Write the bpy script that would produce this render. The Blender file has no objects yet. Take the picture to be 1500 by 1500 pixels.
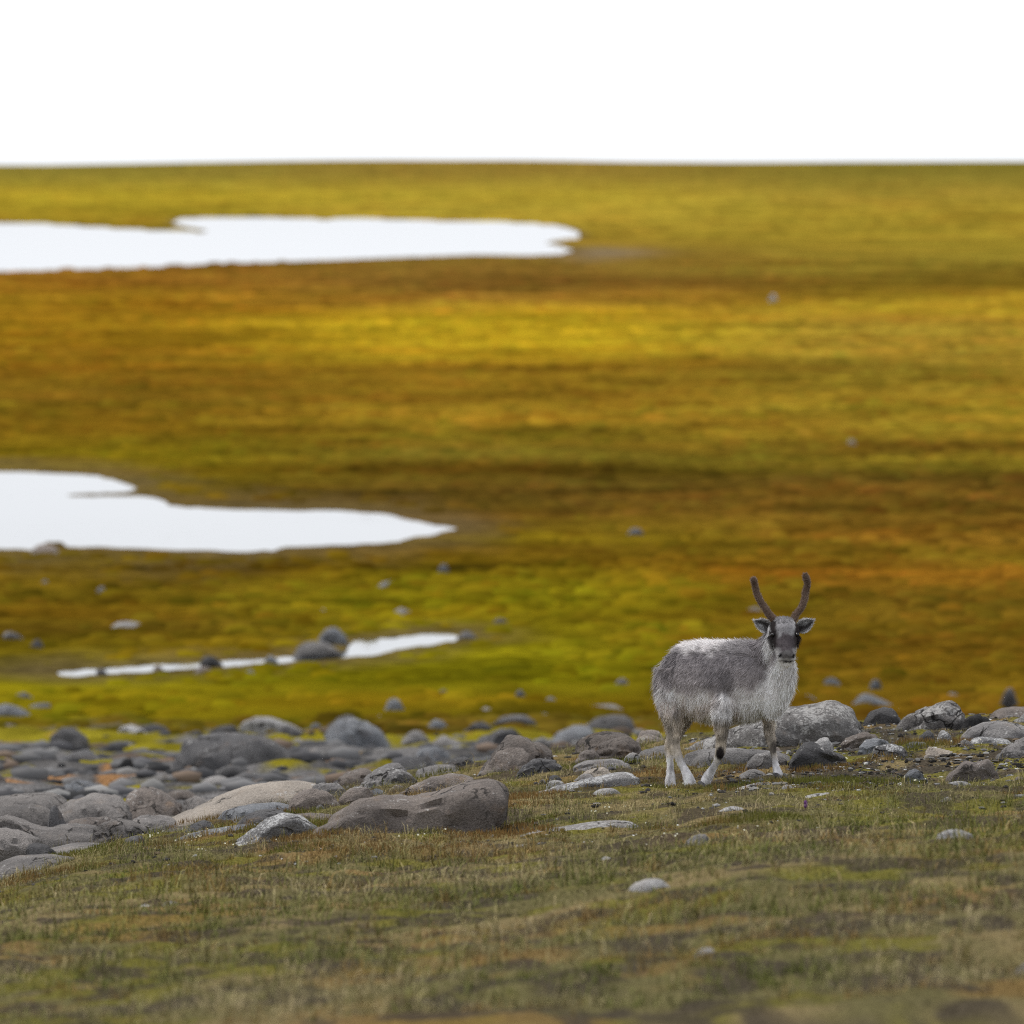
import bpy, math, random
import numpy as np
from mathutils import Vector

random.seed(7)
RNG = np.random.default_rng(11)
scene = bpy.context.scene
COL = scene.collection

# ------------------------------------------------------------------ camera
CAMZ = 3.57                      # metres above the ground the reindeer stands on
FPX = 12500.0                    # focal length in photograph pixels (300 mm on 36 mm, 1500 px)
HOR = 240.0                      # row of the horizon
PITCH = math.atan((750.0 - HOR) / FPX)
cam = bpy.data.cameras.new('camera')
cam.lens = 300.0
cam.sensor_width = 36.0
cam.clip_start = 0.5
cam.clip_end = 120000.0
cam.dof.use_dof = True
cam.dof.focus_distance = 48.9
cam.dof.aperture_fstop = 4.8
cam_ob = bpy.data.objects.new('camera', cam)
cam_ob.location = (0, 0, CAMZ)
cam_ob.rotation_euler = (math.pi / 2 - PITCH, 0, 0)
COL.objects.link(cam_ob)
scene.camera = cam_ob

# ------------------------------------------------------------------ sky, sun, exposure
SUN_EL, SUN_AZ = math.radians(60), math.radians(-42)     # high, behind the animal and a little left
world = bpy.data.worlds.new('World')
scene.world = world
world.use_nodes = True
wn, wl = world.node_tree.nodes, world.node_tree.links
bg = wn['Background']
sky = wn.new('ShaderNodeTexSky')
sky.sky_type = 'NISHITA'
sky.sun_disc = False
sky.sun_elevation = SUN_EL
sky.sun_rotation = SUN_AZ
sky.dust_density = 4.0
hs = wn.new('ShaderNodeHueSaturation')
hs.inputs['Saturation'].default_value = 0.25
wl.new(sky.outputs[0], hs.inputs['Color'])
cloud = wn.new('ShaderNodeTexNoise')                      # thick even cloud deck
cloud.inputs['Scale'].default_value = 3.0
cloud.inputs['Detail'].default_value = 4.0
ramp = wn.new('ShaderNodeMapRange')
ramp.inputs['To Min'].default_value = 9.6
ramp.inputs['To Max'].default_value = 11.4
wl.new(cloud.outputs['Fac'], ramp.inputs['Value'])
tint = wn.new('ShaderNodeMix'); tint.data_type = 'RGBA'; tint.blend_type = 'MULTIPLY'
tint.inputs[0].default_value = 1.0
wl.new(ramp.outputs[0], tint.inputs[6])
tint.inputs[7].default_value = (0.955, 0.985, 1.03, 1)
mx = wn.new('ShaderNodeMix'); mx.data_type = 'RGBA'
mx.inputs[0].default_value = 0.9
wl.new(hs.outputs[0], mx.inputs[6])
wl.new(tint.outputs[2], mx.inputs[7])
wl.new(mx.outputs[2], bg.inputs['Color'])
bg.inputs['Strength'].default_value = 0.054

sun = bpy.data.lights.new('sun', 'SUN')
sun.energy = 1.5
sun.angle = math.radians(12)
sun.color = (1.0, 0.96, 0.9)
sun_ob = bpy.data.objects.new('sun', sun)
sd = Vector((math.sin(SUN_AZ) * math.cos(SUN_EL), math.cos(SUN_AZ) * math.cos(SUN_EL), math.sin(SUN_EL)))
sun_ob.rotation_euler = sd.to_track_quat('Z', 'Y').to_euler()
sun_ob.location = (0, 20, 40)
COL.objects.link(sun_ob)

scene.view_settings.view_transform = 'Standard'
scene.view_settings.look = 'None'
scene.view_settings.exposure = 1.08
scene.view_settings.gamma = 1.0
scene.view_settings.use_curve_mapping = False
scene.render.engine = 'CYCLES'
scene.cycles.max_bounces = 5
scene.cycles.sample_clamp_direct = 4.0
scene.cycles.sample_clamp_indirect = 2.0
scene.cycles.use_denoising = False
scene.cycles.use_adaptive_sampling = False
scene.cycles.filter_width = 1.1


# ------------------------------------------------------------------ helpers
def lin(r, g, b):
    c = np.array([r, g, b], float) / 255.0
    return np.where(c <= 0.04045, c / 12.92, ((c + 0.055) / 1.055) ** 2.4)


def hash2(ix, iy, s):
    n = (ix.astype(np.int64) * 374761393 + iy.astype(np.int64) * 668265263 + s * 1274126177) & 0xFFFFFFFF
    n = ((n ^ (n >> 13)) * 1274126177) & 0xFFFFFFFF
    n = n ^ (n >> 16)
    return (n & 0xFFFF) / 65535.0


def vn(x, y, s=0):
    x = np.asarray(x, float); y = np.asarray(y, float)
    ix = np.floor(x); iy = np.floor(y)
    fx = x - ix; fy = y - iy
    fx = fx * fx * (3 - 2 * fx); fy = fy * fy * (3 - 2 * fy)
    a = hash2(ix, iy, s); b = hash2(ix + 1, iy, s)
    c = hash2(ix, iy + 1, s); d = hash2(ix + 1, iy + 1, s)
    return (a + (b - a) * fx) * (1 - fy) + (c + (d - c) * fx) * fy - 0.5


def fbm(x, y, s=0, o=4, g=0.5):
    r = 0; a = 1.0
    for k in range(o):
        r = r + a * vn(x * 2 ** k + 17.3 * k, y * 2 ** k - 9.1 * k, s + k)
        a *= g
    return r


def vn3(p, s=0):
    z = p[:, 2]; iz = np.floor(z); f = z - iz; f = f * f * (3 - 2 * f)
    def lay(k):
        return vn(p[:, 0] + 37.7 * k, p[:, 1] - 21.3 * k, s)
    out = np.zeros(len(z))
    for k in np.unique(iz):
        m = iz == k
        q = p[m]
        a = vn(q[:, 0] + 37.7 * k, q[:, 1] - 21.3 * k, s)
        b = vn(q[:, 0] + 37.7 * (k + 1), q[:, 1] - 21.3 * (k + 1), s)
        out[m] = a + (b - a) * f[m]
    return out


def sstep(a, b, x):
    t = np.clip((x - a) / (b - a), 0, 1)
    return t * t * (3 - 2 * t)


def mesh_np(name, v, faces, smooth=True, color=None, mat=None):
    """faces: list of int arrays (m,k)"""
    me = bpy.data.meshes.new(name)
    v = np.asarray(v, np.float32)
    me.vertices.add(len(v))
    me.vertices.foreach_set('co', v.ravel())
    tot = sum(len(f) for f in faces)
    loops = np.concatenate([np.asarray(f, np.int32).ravel() for f in faces])
    cnt = np.concatenate([np.full(len(f), f.shape[1], np.int32) for f in faces])
    start = np.concatenate([[0], np.cumsum(cnt)[:-1]]).astype(np.int32)
    me.loops.add(len(loops))
    me.loops.foreach_set('vertex_index', loops)
    me.polygons.add(tot)
    me.polygons.foreach_set('loop_start', start)
    me.polygons.foreach_set('loop_total', cnt)
    me.update(calc_edges=True)
    me.polygons.foreach_set('use_smooth', np.full(tot, smooth, bool))
    if color is not None:
        at = me.color_attributes.new('Col', 'FLOAT_COLOR', 'POINT')
        c4 = np.ones((len(v), 4), np.float32); c4[:, :3] = color
        at.data.foreach_set('color', c4.ravel())
    if mat:
        me.materials.append(mat)
    me.validate()
    return me


def link(name, me, parent=None, loc=None, label=None, cat=None, group=None, kind=None):
    o = bpy.data.objects.new(name, me)
    COL.objects.link(o)
    if loc is not None:
        o.location = loc
    if parent is not None:
        o.parent = parent
    if label: o['label'] = label
    if cat: o['category'] = cat
    if group: o['group'] = group
    if kind: o['kind'] = kind
    return o


def ray(px, py):
    """direction with unit depth along +Y for a point of the photograph"""
    dx = (px - 750.0) / FPX; dy = -(py - 750.0) / FPX
    cp, sp = math.cos(PITCH), math.sin(PITCH)
    d = np.array([dx, cp + dy * sp, -sp + dy * cp])
    return d / d[1]


def at(px, py, y):
    return ray(px, py) * y + np.array([0, 0, CAMZ])


def on_plane(px, py, z):
    d = ray(px, py)
    return d * ((z - CAMZ) / d[2]) + np.array([0, 0, CAMZ])


def grid_faces(nu, nv, wrap_v=False, off=0):
    i, j = np.meshgrid(np.arange(nu - 1), np.arange(nv if wrap_v else nv - 1), indexing='ij')
    j2 = (j + 1) % nv
    return (np.stack([i * nv + j, (i + 1) * nv + j, (i + 1) * nv + j2, i * nv + j2], -1).reshape(-1, 4) + off)


# ------------------------------------------------------------------ lie of the land
PLAIN = -4.30
WATER = -4.345
COLS = {
 -3.2: [(28,1590),(36,1440),(42,1370),(47,1320),(50,1290),(52,1268),(55,1245),(58,1222),(62,1194),(70,1160),(80,1140),(95,1110),(108,1085),(120,1060)],
 -2.2: [(28,1540),(36,1385),(42,1302),(46,1254),(49,1242),(53,1224),(57,1207),(62,1180),(70,1155),(80,1138),(95,1110),(108,1085),(120,1060)],
 -1.2: [(28,1520),(36,1370),(42,1285),(46,1238),(49,1205),(52,1180),(55,1162),(58,1150),(62,1155),(70,1150),(80,1135),(95,1110),(108,1085),(120,1060)],
 -0.2: [(28,1505),(36,1350),(41,1290),(44,1245),(47,1205),(49,1178),(51,1155),(53,1138),(55,1125),(57,1118),(60,1120),(66,1130),(75,1130),(85,1120),(95,1105),(108,1085),(120,1060)],
  0.6: [(28,1500),(36,1300),(40,1262),(44,1228),(47,1185),(49,1157),(51,1132),(53,1113),(55,1100),(57,1095),(60,1105),(66,1125),(75,1130),(85,1120),(95,1105),(108,1085),(120,1060)],
  1.3: [(28,1490),(36,1262),(40,1240),(44,1205),(47,1170),(49,1150),(51,1120),(53,1095),(55,1080),(57,1078),(60,1095),(66,1125),(75,1130),(85,1120),(95,1105),(108,1085),(120,1060)],
  2.0: [(28,1480),(36,1255),(40,1232),(44,1198),(47,1162),(49,1138),(51,1110),(53,1080),(55,1066),(57,1066),(60,1090),(66,1125),(75,1130),(85,1120),(95,1105),(108,1085),(120,1060)],
  3.0: [(28,1475),(36,1250),(40,1228),(44,1190),(47,1150),(49,1120),(51,1092),(53,1066),(55,1052),(57,1052),(60,1080),(66,1120),(75,1130),(85,1120),(95,1105),(108,1085),(120,1060)],
}
TY = np.linspace(20, 130, 441)
TX = np.linspace(-6, 6, 97)
_cx = sorted(COLS)
_prof = []
for c in _cx:
    d = np.array([p[0] for p in COLS[c]], float); py = np.array([p[1] for p in COLS[c]], float)
    z = CAMZ - (py - HOR) / FPX * d
    zz = np.interp(TY, np.r_[d, 126, 140], np.r_[z, PLAIN, PLAIN])
    zz[TY < 28] = z[0] + 0.02 * (28 - TY[TY < 28])
    _prof.append(zz)
_prof = np.array(_prof)
TAB = np.array([np.interp(TX, _cx, _prof[:, k]) for k in range(len(TY))]).T      # [x, y]
for _ in range(14):      # smooth along depth
    TAB[:, 1:-1] = 0.25 * TAB[:, :-2] + 0.5 * TAB[:, 1:-1] + 0.25 * TAB[:, 2:]
for _ in range(8):
    TAB[1:-1] = 0.25 * TAB[:-2] + 0.5 * TAB[1:-1] + 0.25 * TAB[2:]


def base_h(x, y):
    fx = np.clip((x - TX[0]) / (TX[1] - TX[0]), 0, len(TX) - 1.001)
    fy = np.clip((y - TY[0]) / (TY[1] - TY[0]), 0, len(TY) - 1.001)
    ix = fx.astype(int); iy = fy.astype(int); fx = fx - ix; fy = fy - iy
    return ((TAB[ix, iy] * (1 - fx) + TAB[ix + 1, iy] * fx) * (1 - fy)
            + (TAB[ix, iy + 1] * (1 - fx) + TAB[ix + 1, iy + 1] * fx) * fy)


LAKE_FAR = [(-500,326),(0,327),(60,328),(120,332),(180,336),(240,339),(290,341),(315,340),(290,334),(258,329),(255,322),
            (300,319),(400,319),(470,322),(540,321),(620,324),(700,325),(780,328),(830,333),(850,341),(845,347),(810,352),
            (800,357),(822,361),(838,366),(826,372),(780,374),(700,373),(600,376),(480,381),(350,385),(200,392),(60,396),(0,397),(-500,402)]
LAKE_MID = [(-300,690),(0,691),(50,692),(100,695),(140,698),(175,705),(197,715),(185,721),(140,722),(95,724),(78,726),
            (130,728),(200,727),(237,731),(245,742),(300,745),(400,748),(500,749),(560,753),(600,762),(640,771),(668,774),
            (630,783),(600,787),(580,794),(500,798),(420,800),(400,806),(360,808),(250,804),(160,801),(100,800),(85,793),
            (70,793),(45,805),(0,803),(-300,806)]
STREAM = [(70,986),(110,982),(180,978),(260,973),(330,969),(400,964),(450,961),(505,956),(512,945),(522,938),(570,935),
          (620,930),(660,930),(676,934),(660,940),(640,943),(600,948),(570,953),(545,960),
          (520,962),(490,964),(450,968),(400,971),(330,976),(260,981),(180,986),(110,990)]


def pond_outline(pts, seed, rough):
    w = np.array([on_plane(px, py, WATER)[:2] for px, py in pts])
    out = []
    n = len(w)
    for i in range(n):
        a, b = w[i], w[(i + 1) % n]
        L = np.linalg.norm(b - a)
        k = 6
        for j in range(k):
            q = a + (b - a) * j / k
            out.append(q)
    out = np.array(out)
    nrm = np.hypot(out[:, 0], out[:, 1])
    out[:, 0] += nrm * rough * vn(np.arange(len(out)) * 0.7, np.zeros(len(out)), seed)
    out[:, 1] += nrm * rough * 5 * vn(np.arange(len(out)) * 0.63, np.ones(len(out)) * 5, seed + 1)
    return out


PONDS = [pond_outline(LAKE_FAR, 3, 0.0008), pond_outline(LAKE_MID, 5, 0.0007), pond_outline(STREAM, 9, 0.0006)]


def pond_depth(x, y):
    """signed: >0 inside, in metres (depth direction scaled), for points on the plain"""
    best = np.full(x.shape, -1e3)
    for P in PONDS:
        m = (y > P[:, 1].min() * 0.9) & (y < P[:, 1].max() * 1.1)
        if not m.any():
            continue
        xs, ys = x[m], y[m]
        inside = np.zeros(xs.shape, bool)
        dist = np.full(xs.shape, 1e6)
        ky = 0.45 if P is PONDS[2] else 0.12
        for i in range(len(P)):
            a, b = P[i], P[(i + 1) % len(P)]
            c = (a[1] > ys) != (b[1] > ys)
            if b[1] != a[1]:
                xi = a[0] + (ys - a[1]) * (b[0] - a[0]) / (b[1] - a[1])
                inside ^= c & (xs < xi)
            ex, ey = b[0] - a[0], (b[1] - a[1]) * ky
            t = np.clip(((xs - a[0]) * ex + (ys - a[1]) * ky * ey) / (ex * ex + ey * ey + 1e-9), 0, 1)
            dist = np.minimum(dist, np.hypot(xs - a[0] - t * ex, (ys - a[1]) * ky - t * ey))
        s = np.where(inside, dist, -dist)
        best[m] = np.maximum(best[m], s)
    return best


# the reindeer's hooves press into known spots of the ground
RD = 49.0
HOOF = {'hr': at(1012, 1156, RD + 0.06), 'hl': at(982, 1158, RD + 0.36),
        'fr': at(1031, 1153, RD - 0.10), 'fl': at(1141, 1141, RD - 0.20)}


def ground(x, y, detail=True):
    x = np.asarray(x, float); y = np.asarray(y, float)
    z = base_h(x, y)
    if detail:
        near = 1 - sstep(60, 75, y)
        z = z + near * (0.05 * fbm(x * 1.3, y * 1.3, 21, 3) + 0.035 * fbm(x * 5, y * 5, 25, 3))
        mid = sstep(62, 80, y) * (1 - sstep(118, 135, y))
        z = z + mid * 0.22 * fbm(x * 0.9, y * 0.6, 31, 4)
        far = sstep(118, 140, y) * (1 - sstep(300, 900, y) * 0.7)
        z = z + far * (0.10 * fbm(x * 0.35, y * 0.12, 41, 3) + 0.10 * fbm(x * 1.6, y * 0.8, 45, 3))
    z = z + sstep(2500, 20000, y) * 34.0 * fbm(x * 0.0004 + 5, y * 0.00002, 47, 4)
    w = 0; acc = 0
    for h in HOOF.values():
        g = np.exp(-((x - h[0]) ** 2 + (y - h[1]) ** 2) / 0.16 ** 2)
        w = w + g; acc = acc + g * (h[2] - 0.004)
    k = np.clip(w, 0, 1)
    z = np.where(w > 1e-4, z * (1 - k) + acc / np.maximum(w, 1e-6) * k, z)
    return z


def hit(px, py, y0=29.0, y1=3000.0):
    d = ray(px, py)
    ys = np.exp(np.linspace(math.log(y0), math.log(y1), 3000))
    zr = CAMZ + d[2] * ys
    zg = base_h(d[0] * ys, ys)
    k = np.argmax(zr <= zg)
    y = ys[k] if (zr <= zg).any() else y1
    return y


# ---- ground sheet
ILL = 1.70          # how much light the open ground gets relative to a white sky
BANDS = {}
_L = [(255,128,112,30),(285,165,140,25),(310,150,125,20),(345,140,112,20),(375,130,98,18),(410,140,95,15),(440,150,110,10),(470,155,115,10),(510,140,95,5),(545,130,90,8),(580,126,88,8),(600,120,85,5),(640,125,95,5),(670,135,105,5),(700,130,100,5),(730,115,85,5),(760,115,85,5),(790,115,85,5),(820,110,85,5),(850,115,90,5),(880,120,100,5),(920,110,85,5),(970,115,100,0),(1010,130,120,0),(1050,125,110,0),(1075,110,95,10)]
_M = [(255,135,110,30),(285,165,140,30),(310,160,135,30),(345,150,120,25),(375,130,100,25),(410,125,90,20),(440,150,110,20),(470,180,145,15),(510,180,140,15),(545,138,98,10),(580,134,94,10),(600,150,110,15),(640,125,95,10),(670,120,95,15),(700,105,75,5),(730,102,74,10),(760,115,80,10),(790,130,105,5),(820,125,90,5),(850,115,95,0),(880,125,115,0),(920,120,105,0),(970,125,115,0),(1010,130,120,0),(1050,110,95,0),(1075,105,85,10)]
_R = [(255,120,105,25),(285,150,125,30),(310,150,125,25),(345,150,125,25),(375,140,118,25),(410,110,85,10),(440,165,130,20),(470,160,125,25),(510,155,120,25),(545,145,110,20),(580,140,105,15),(600,155,120,20),(640,120,85,10),(670,135,105,15),(700,112,83,10),(730,106,74,10),(760,117,82,10),(790,126,90,10),(820,130,100,10),(850,125,85,5),(880,110,85,5),(920,115,90,5),(970,120,90,5),(1010,120,95,5),(1050,115,85,5),(1075,105,80,10)]
for nm, t in (('L', _L), ('M', _M), ('R', _R)):
    k = np.array([r[0] for r in t], float)
    BANDS[nm] = (k, np.array([lin(r[1] - (0 if r[0] < 500 else 4), r[2] * (1.03 if r[0] < 500 else 1.06 if r[0] < 760 else 1.02 if r[0] < 840 else .965), r[3] + 16) for r in t]) / ILL)


def plant_zone_colour(x, y):
    """bog plants grow in belts across the plain; the belts are set by distance from the knoll"""
    v = HOR + (CAMZ - PLAIN) * FPX / np.maximum(y, 60)
    u = x / np.maximum(y, 1) * FPX + 750
    ly = np.log(np.maximum(y, 1))
    v = v + 34 * fbm(x * 0.05 + 3, ly * 9, 51, 4) * np.clip((v - 240) / 250, 0.15, 1.2)
    v = np.clip(v, 255, 1075)
    out = np.zeros(x.shape + (3,))
    wR = sstep(800, 1300, u); wL = 1 - sstep(200, 640, u)
    for ch in range(3):
        a = [np.interp(v, BANDS[n][0], BANDS[n][1][:, ch]) for n in 'LMR']
        out[..., ch] = a[0] * wL + a[2] * wR + a[1] * (1 - wL - wR)
    n1 = fbm(x * 0.26, y * 0.18, 61, 4); n2 = fbm(x * 0.8, y * 0.55, 65, 3); n3 = fbm(x * 0.09, ly * 32, 67, 4)
    n4 = fbm(x * 0.05, ly * 90, 71, 3)
    out *= (1 + 0.38 * n1 + 0.5 * n2 + 0.4 * n3 + 0.35 * n4)[..., None]
    g = np.clip(fbm(x * 0.25 + 50, y * 0.16, 75, 3) + 0.9 * fbm(x * 0.06 + 50, ly * 40, 77, 3), -0.8, 0.8)[..., None]
    rust = np.array([1.07, 0.90, 0.9]); green = np.array([0.975, 1.02, 0.95])
    out *= np.where(g > 0, 1 + (green - 1) * g * 1.3, 1 + (rust - 1) * (-g) * 1.3)
    tail = np.exp(-((u - 890) / 70) ** 2 - ((v - 374) / 7) ** 2)[..., None] * .7      # mud flat trailing off the far lake
    out = out * (1 - tail) + np.array([.15, .12, .085]) * tail
    return np.clip(out, 0.002, 0.8)


def knoll_colour(x, y):
    soil = np.array([0.050, 0.041, 0.032]); moss = np.array([0.115, 0.105, 0.022])
    rust = np.array([0.175, 0.105, 0.040]); straw = np.array([0.18, 0.138, 0.070]); crust = np.array([0.10, 0.092, 0.082])
    olive = np.array([0.105, 0.092, 0.042])
    a = fbm(x * 1.1, y * 0.8, 81, 4); b = fbm(x * 2.2 + 9, y * 1.4, 85, 4); c = fbm(x * 4.0, y * 3.0, 89, 3); d = fbm(x * 1.7 - 20, y, 93, 4)
    o = np.broadcast_to(olive, x.shape + (3,)).copy()
    def mixin(col, f):
        nonlocal o
        o = o * (1 - f[..., None]) + col * f[..., None]
    mixin(straw, sstep(-0.05, 0.3, a) * 0.8)
    mixin(moss, sstep(0.02, 0.28, b) * 0.85)
    mixin(rust, sstep(0.12, 0.4, d) * 0.6)
    stony = sstep(0.9, 1.5, x) * sstep(46.5, 48, y) * (1 - sstep(56, 60, y))
    mixin(crust, stony * sstep(-0.25, 0.15, c) * 0.6)
    mixin(soil, sstep(-0.08, 0.18, c + 0.12 * stony) * 0.85)
    mixin(moss * 1.1, stony * sstep(0.0, 0.18, fbm(x * 3.1 + 60, y * 1.8, 97, 3)) * 0.85)
    shelf = sstep(50.6, 51.8, y) * (1 - sstep(-1.7, -1.0, x)) 
    mixin(np.array([.11, .105, .10]), shelf * .85 * sstep(-.3, .1, a + .3))
    return o


def gravel_colour(x, y):
    g1 = np.array([0.13, 0.125, 0.125]); g2 = np.array([0.07, 0.067, 0.066]); mo = np.array([0.16, 0.135, 0.012]); ru = np.array([0.28, 0.14, 0.05])
    a = fbm(x * 2.5, y * 0.9, 101, 4); b = fbm(x * 1.0, y * 0.4, 105, 4); c = fbm(x * 1.6 + 7, y * 0.7, 109, 3)
    o = g1 + (g2 - g1) * sstep(-0.3, 0.3, a)[..., None]
    f = (sstep(0.02, 0.22, b + 0.5 * sstep(88, 112, y) - 0.08))[..., None]
    o = o * (1 - f) + mo * f * (1 + 0.6 * a[..., None])
    f = (sstep(0.36, 0.46, c))[..., None] * 0.7
    return o * (1 - f) + ru * f


def terrain():
    ys = [-25, -10, 0, 8, 15, 20, 24, 27]
    y = 28.0
    while y < 60000:
        ys.append(y)
        y *= 1 + (0.0014 if y < 59 else 0.0024 if y < 125 else 0.0045 if y < 260 else 0.007 if y < 900 else 0.03)
    ys = np.array(ys)
    inner = np.linspace(-1, 1, 300)
    side = 1 + np.array([0.03, 0.08, 0.15, 0.25, 0.4, 0.65, 1.0, 1.7, 3.0])
    u = np.r_[-side[::-1], inner, side]
    half = 0.068 * np.maximum(ys, 28) + 0.3
    X = u[None, :] * half[:, None]
    ext = np.abs(u) > 1.9
    X[:, ext] *= 1.6
    Y = np.repeat(ys[:, None], len(u), 1)
    Z = ground(X, Y)
    pd = pond_depth(X, Y)
    inpond = sstep(-0.35, 0.08, pd)
    calm = sstep(-2.2, -0.3, pd) * (Y > 118)
    Z = Z * (1 - calm) + (WATER + 0.035) * calm
    Z = np.where(pd > -1.5, Z * (1 - inpond) + (WATER - 0.06 * sstep(-0.05, 0.15, pd) - 0.16 * sstep(0.1, 1.2, pd) + 0.02 * (1 - sstep(-0.4, 0.0, pd))) * inpond, Z)
    Z = np.where((Y > 118) & (pd < -0.12), np.maximum(Z, WATER + 0.03), Z)
    k1 = sstep(57, 64, Y)[..., None]; k2 = sstep(108, 121, Y + 3 * fbm(X * 0.3, Y * 0.1, 121, 3))[..., None]
    C = knoll_colour(X, Y) * (1 - k1) + k1 * gravel_colour(X, Y)
    P = plant_zone_colour(X, Y)
    C = C * (1 - k2) + P * k2
    mud = (sstep(-1.9, 0.1, pd + .9 * fbm(X * .5, Y * .15, 191, 3)) * (Y > 110))[..., None] * 0.75
    C = C * (1 - mud) + np.array([0.09, 0.065, 0.03]) * mud
    n, m = X.shape
    me = mesh_np('ground', np.stack([X, Y, Z], -1).reshape(-1, 3), [grid_faces(n, m)[:, ::-1]], True, C.reshape(-1, 3), MAT['ground'])
    return me


# ------------------------------------------------------------------ materials
MAT = {}


def new_mat(name):
    m = bpy.data.materials.new(name); m.use_nodes = True
    nt = m.node_tree
    return m, nt.nodes, nt.links, nt.nodes['Principled BSDF']


def col_mat(name, rough=0.9, spec=0.15, vary=0.0, scale=20.0, bump=0.0, bscale=60.0, bdist=0.02):
    m, n, l, b = new_mat(name)
    a = n.new('ShaderNodeAttribute'); a.attribute_name = 'Col'
    src = a.outputs['Color']
    if vary:
        t = n.new('ShaderNodeTexNoise'); t.inputs['Scale'].default_value = scale; t.inputs['Detail'].default_value = 5
        g = n.new('ShaderNodeNewGeometry'); l.new(g.outputs['Position'], t.inputs['Vector'])
        mr = n.new('ShaderNodeMapRange'); mr.inputs['From Min'].default_value = 0.3; mr.inputs['From Max'].default_value = 0.7
        mr.inputs['To Min'].default_value = 1 - vary; mr.inputs['To Max'].default_value = 1 + vary
        l.new(t.outputs['Fac'], mr.inputs['Value'])
        if name == 'ground_cover':      # fine turf mottle on the knoll, coarser on the open plain
            sp_ = n.new('ShaderNodeSeparateXYZ'); l.new(g.outputs['Position'], sp_.inputs[0])
            sc_ = n.new('ShaderNodeMapRange'); sc_.inputs['From Min'].default_value = 60; sc_.inputs['From Max'].default_value = 130
            sc_.inputs['To Min'].default_value = scale; sc_.inputs['To Max'].default_value = 2.5
            l.new(sp_.outputs['Y'], sc_.inputs['Value']); l.new(sc_.outputs[0], t.inputs['Scale'])
        mm = n.new('ShaderNodeVectorMath'); mm.operation = 'SCALE'
        l.new(src, mm.inputs[0]); l.new(mr.outputs[0], mm.inputs['Scale'])
        src = mm.outputs[0]
        if bump:
            t2 = n.new('ShaderNodeTexNoise'); t2.inputs['Scale'].default_value = bscale; t2.inputs['Detail'].default_value = 6
            l.new(g.outputs['Position'], t2.inputs['Vector'])
            bp = n.new('ShaderNodeBump'); bp.inputs['Strength'].default_value = bump; bp.inputs['Distance'].default_value = bdist
            l.new(t2.outputs['Fac'], bp.inputs['Height']); l.new(bp.outputs[0], b.inputs['Normal'])
    l.new(src, b.inputs['Base Color'])
    b.inputs['Roughness'].default_value = rough
    b.inputs['Specular IOR Level'].default_value = spec
    return m


MAT['ground'] = col_mat('ground_cover', 1.0, 0.0, 0.5, 55.0, 1.0, 60.0, 0.03)
MAT['grass'] = col_mat('grass_blades', 0.85, 0.04)
MAT['moss'] = col_mat('tussock_moss', 1.0, 0.0)
MAT['litter'] = col_mat('pebbles_and_lichen', 0.9, 0.05)
MAT['hide'] = col_mat('reindeer_hide', 0.9, 0.1, 0.12, 60.0)
MAT['fur'] = col_mat('reindeer_fur', 0.85, 0.08)


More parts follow.
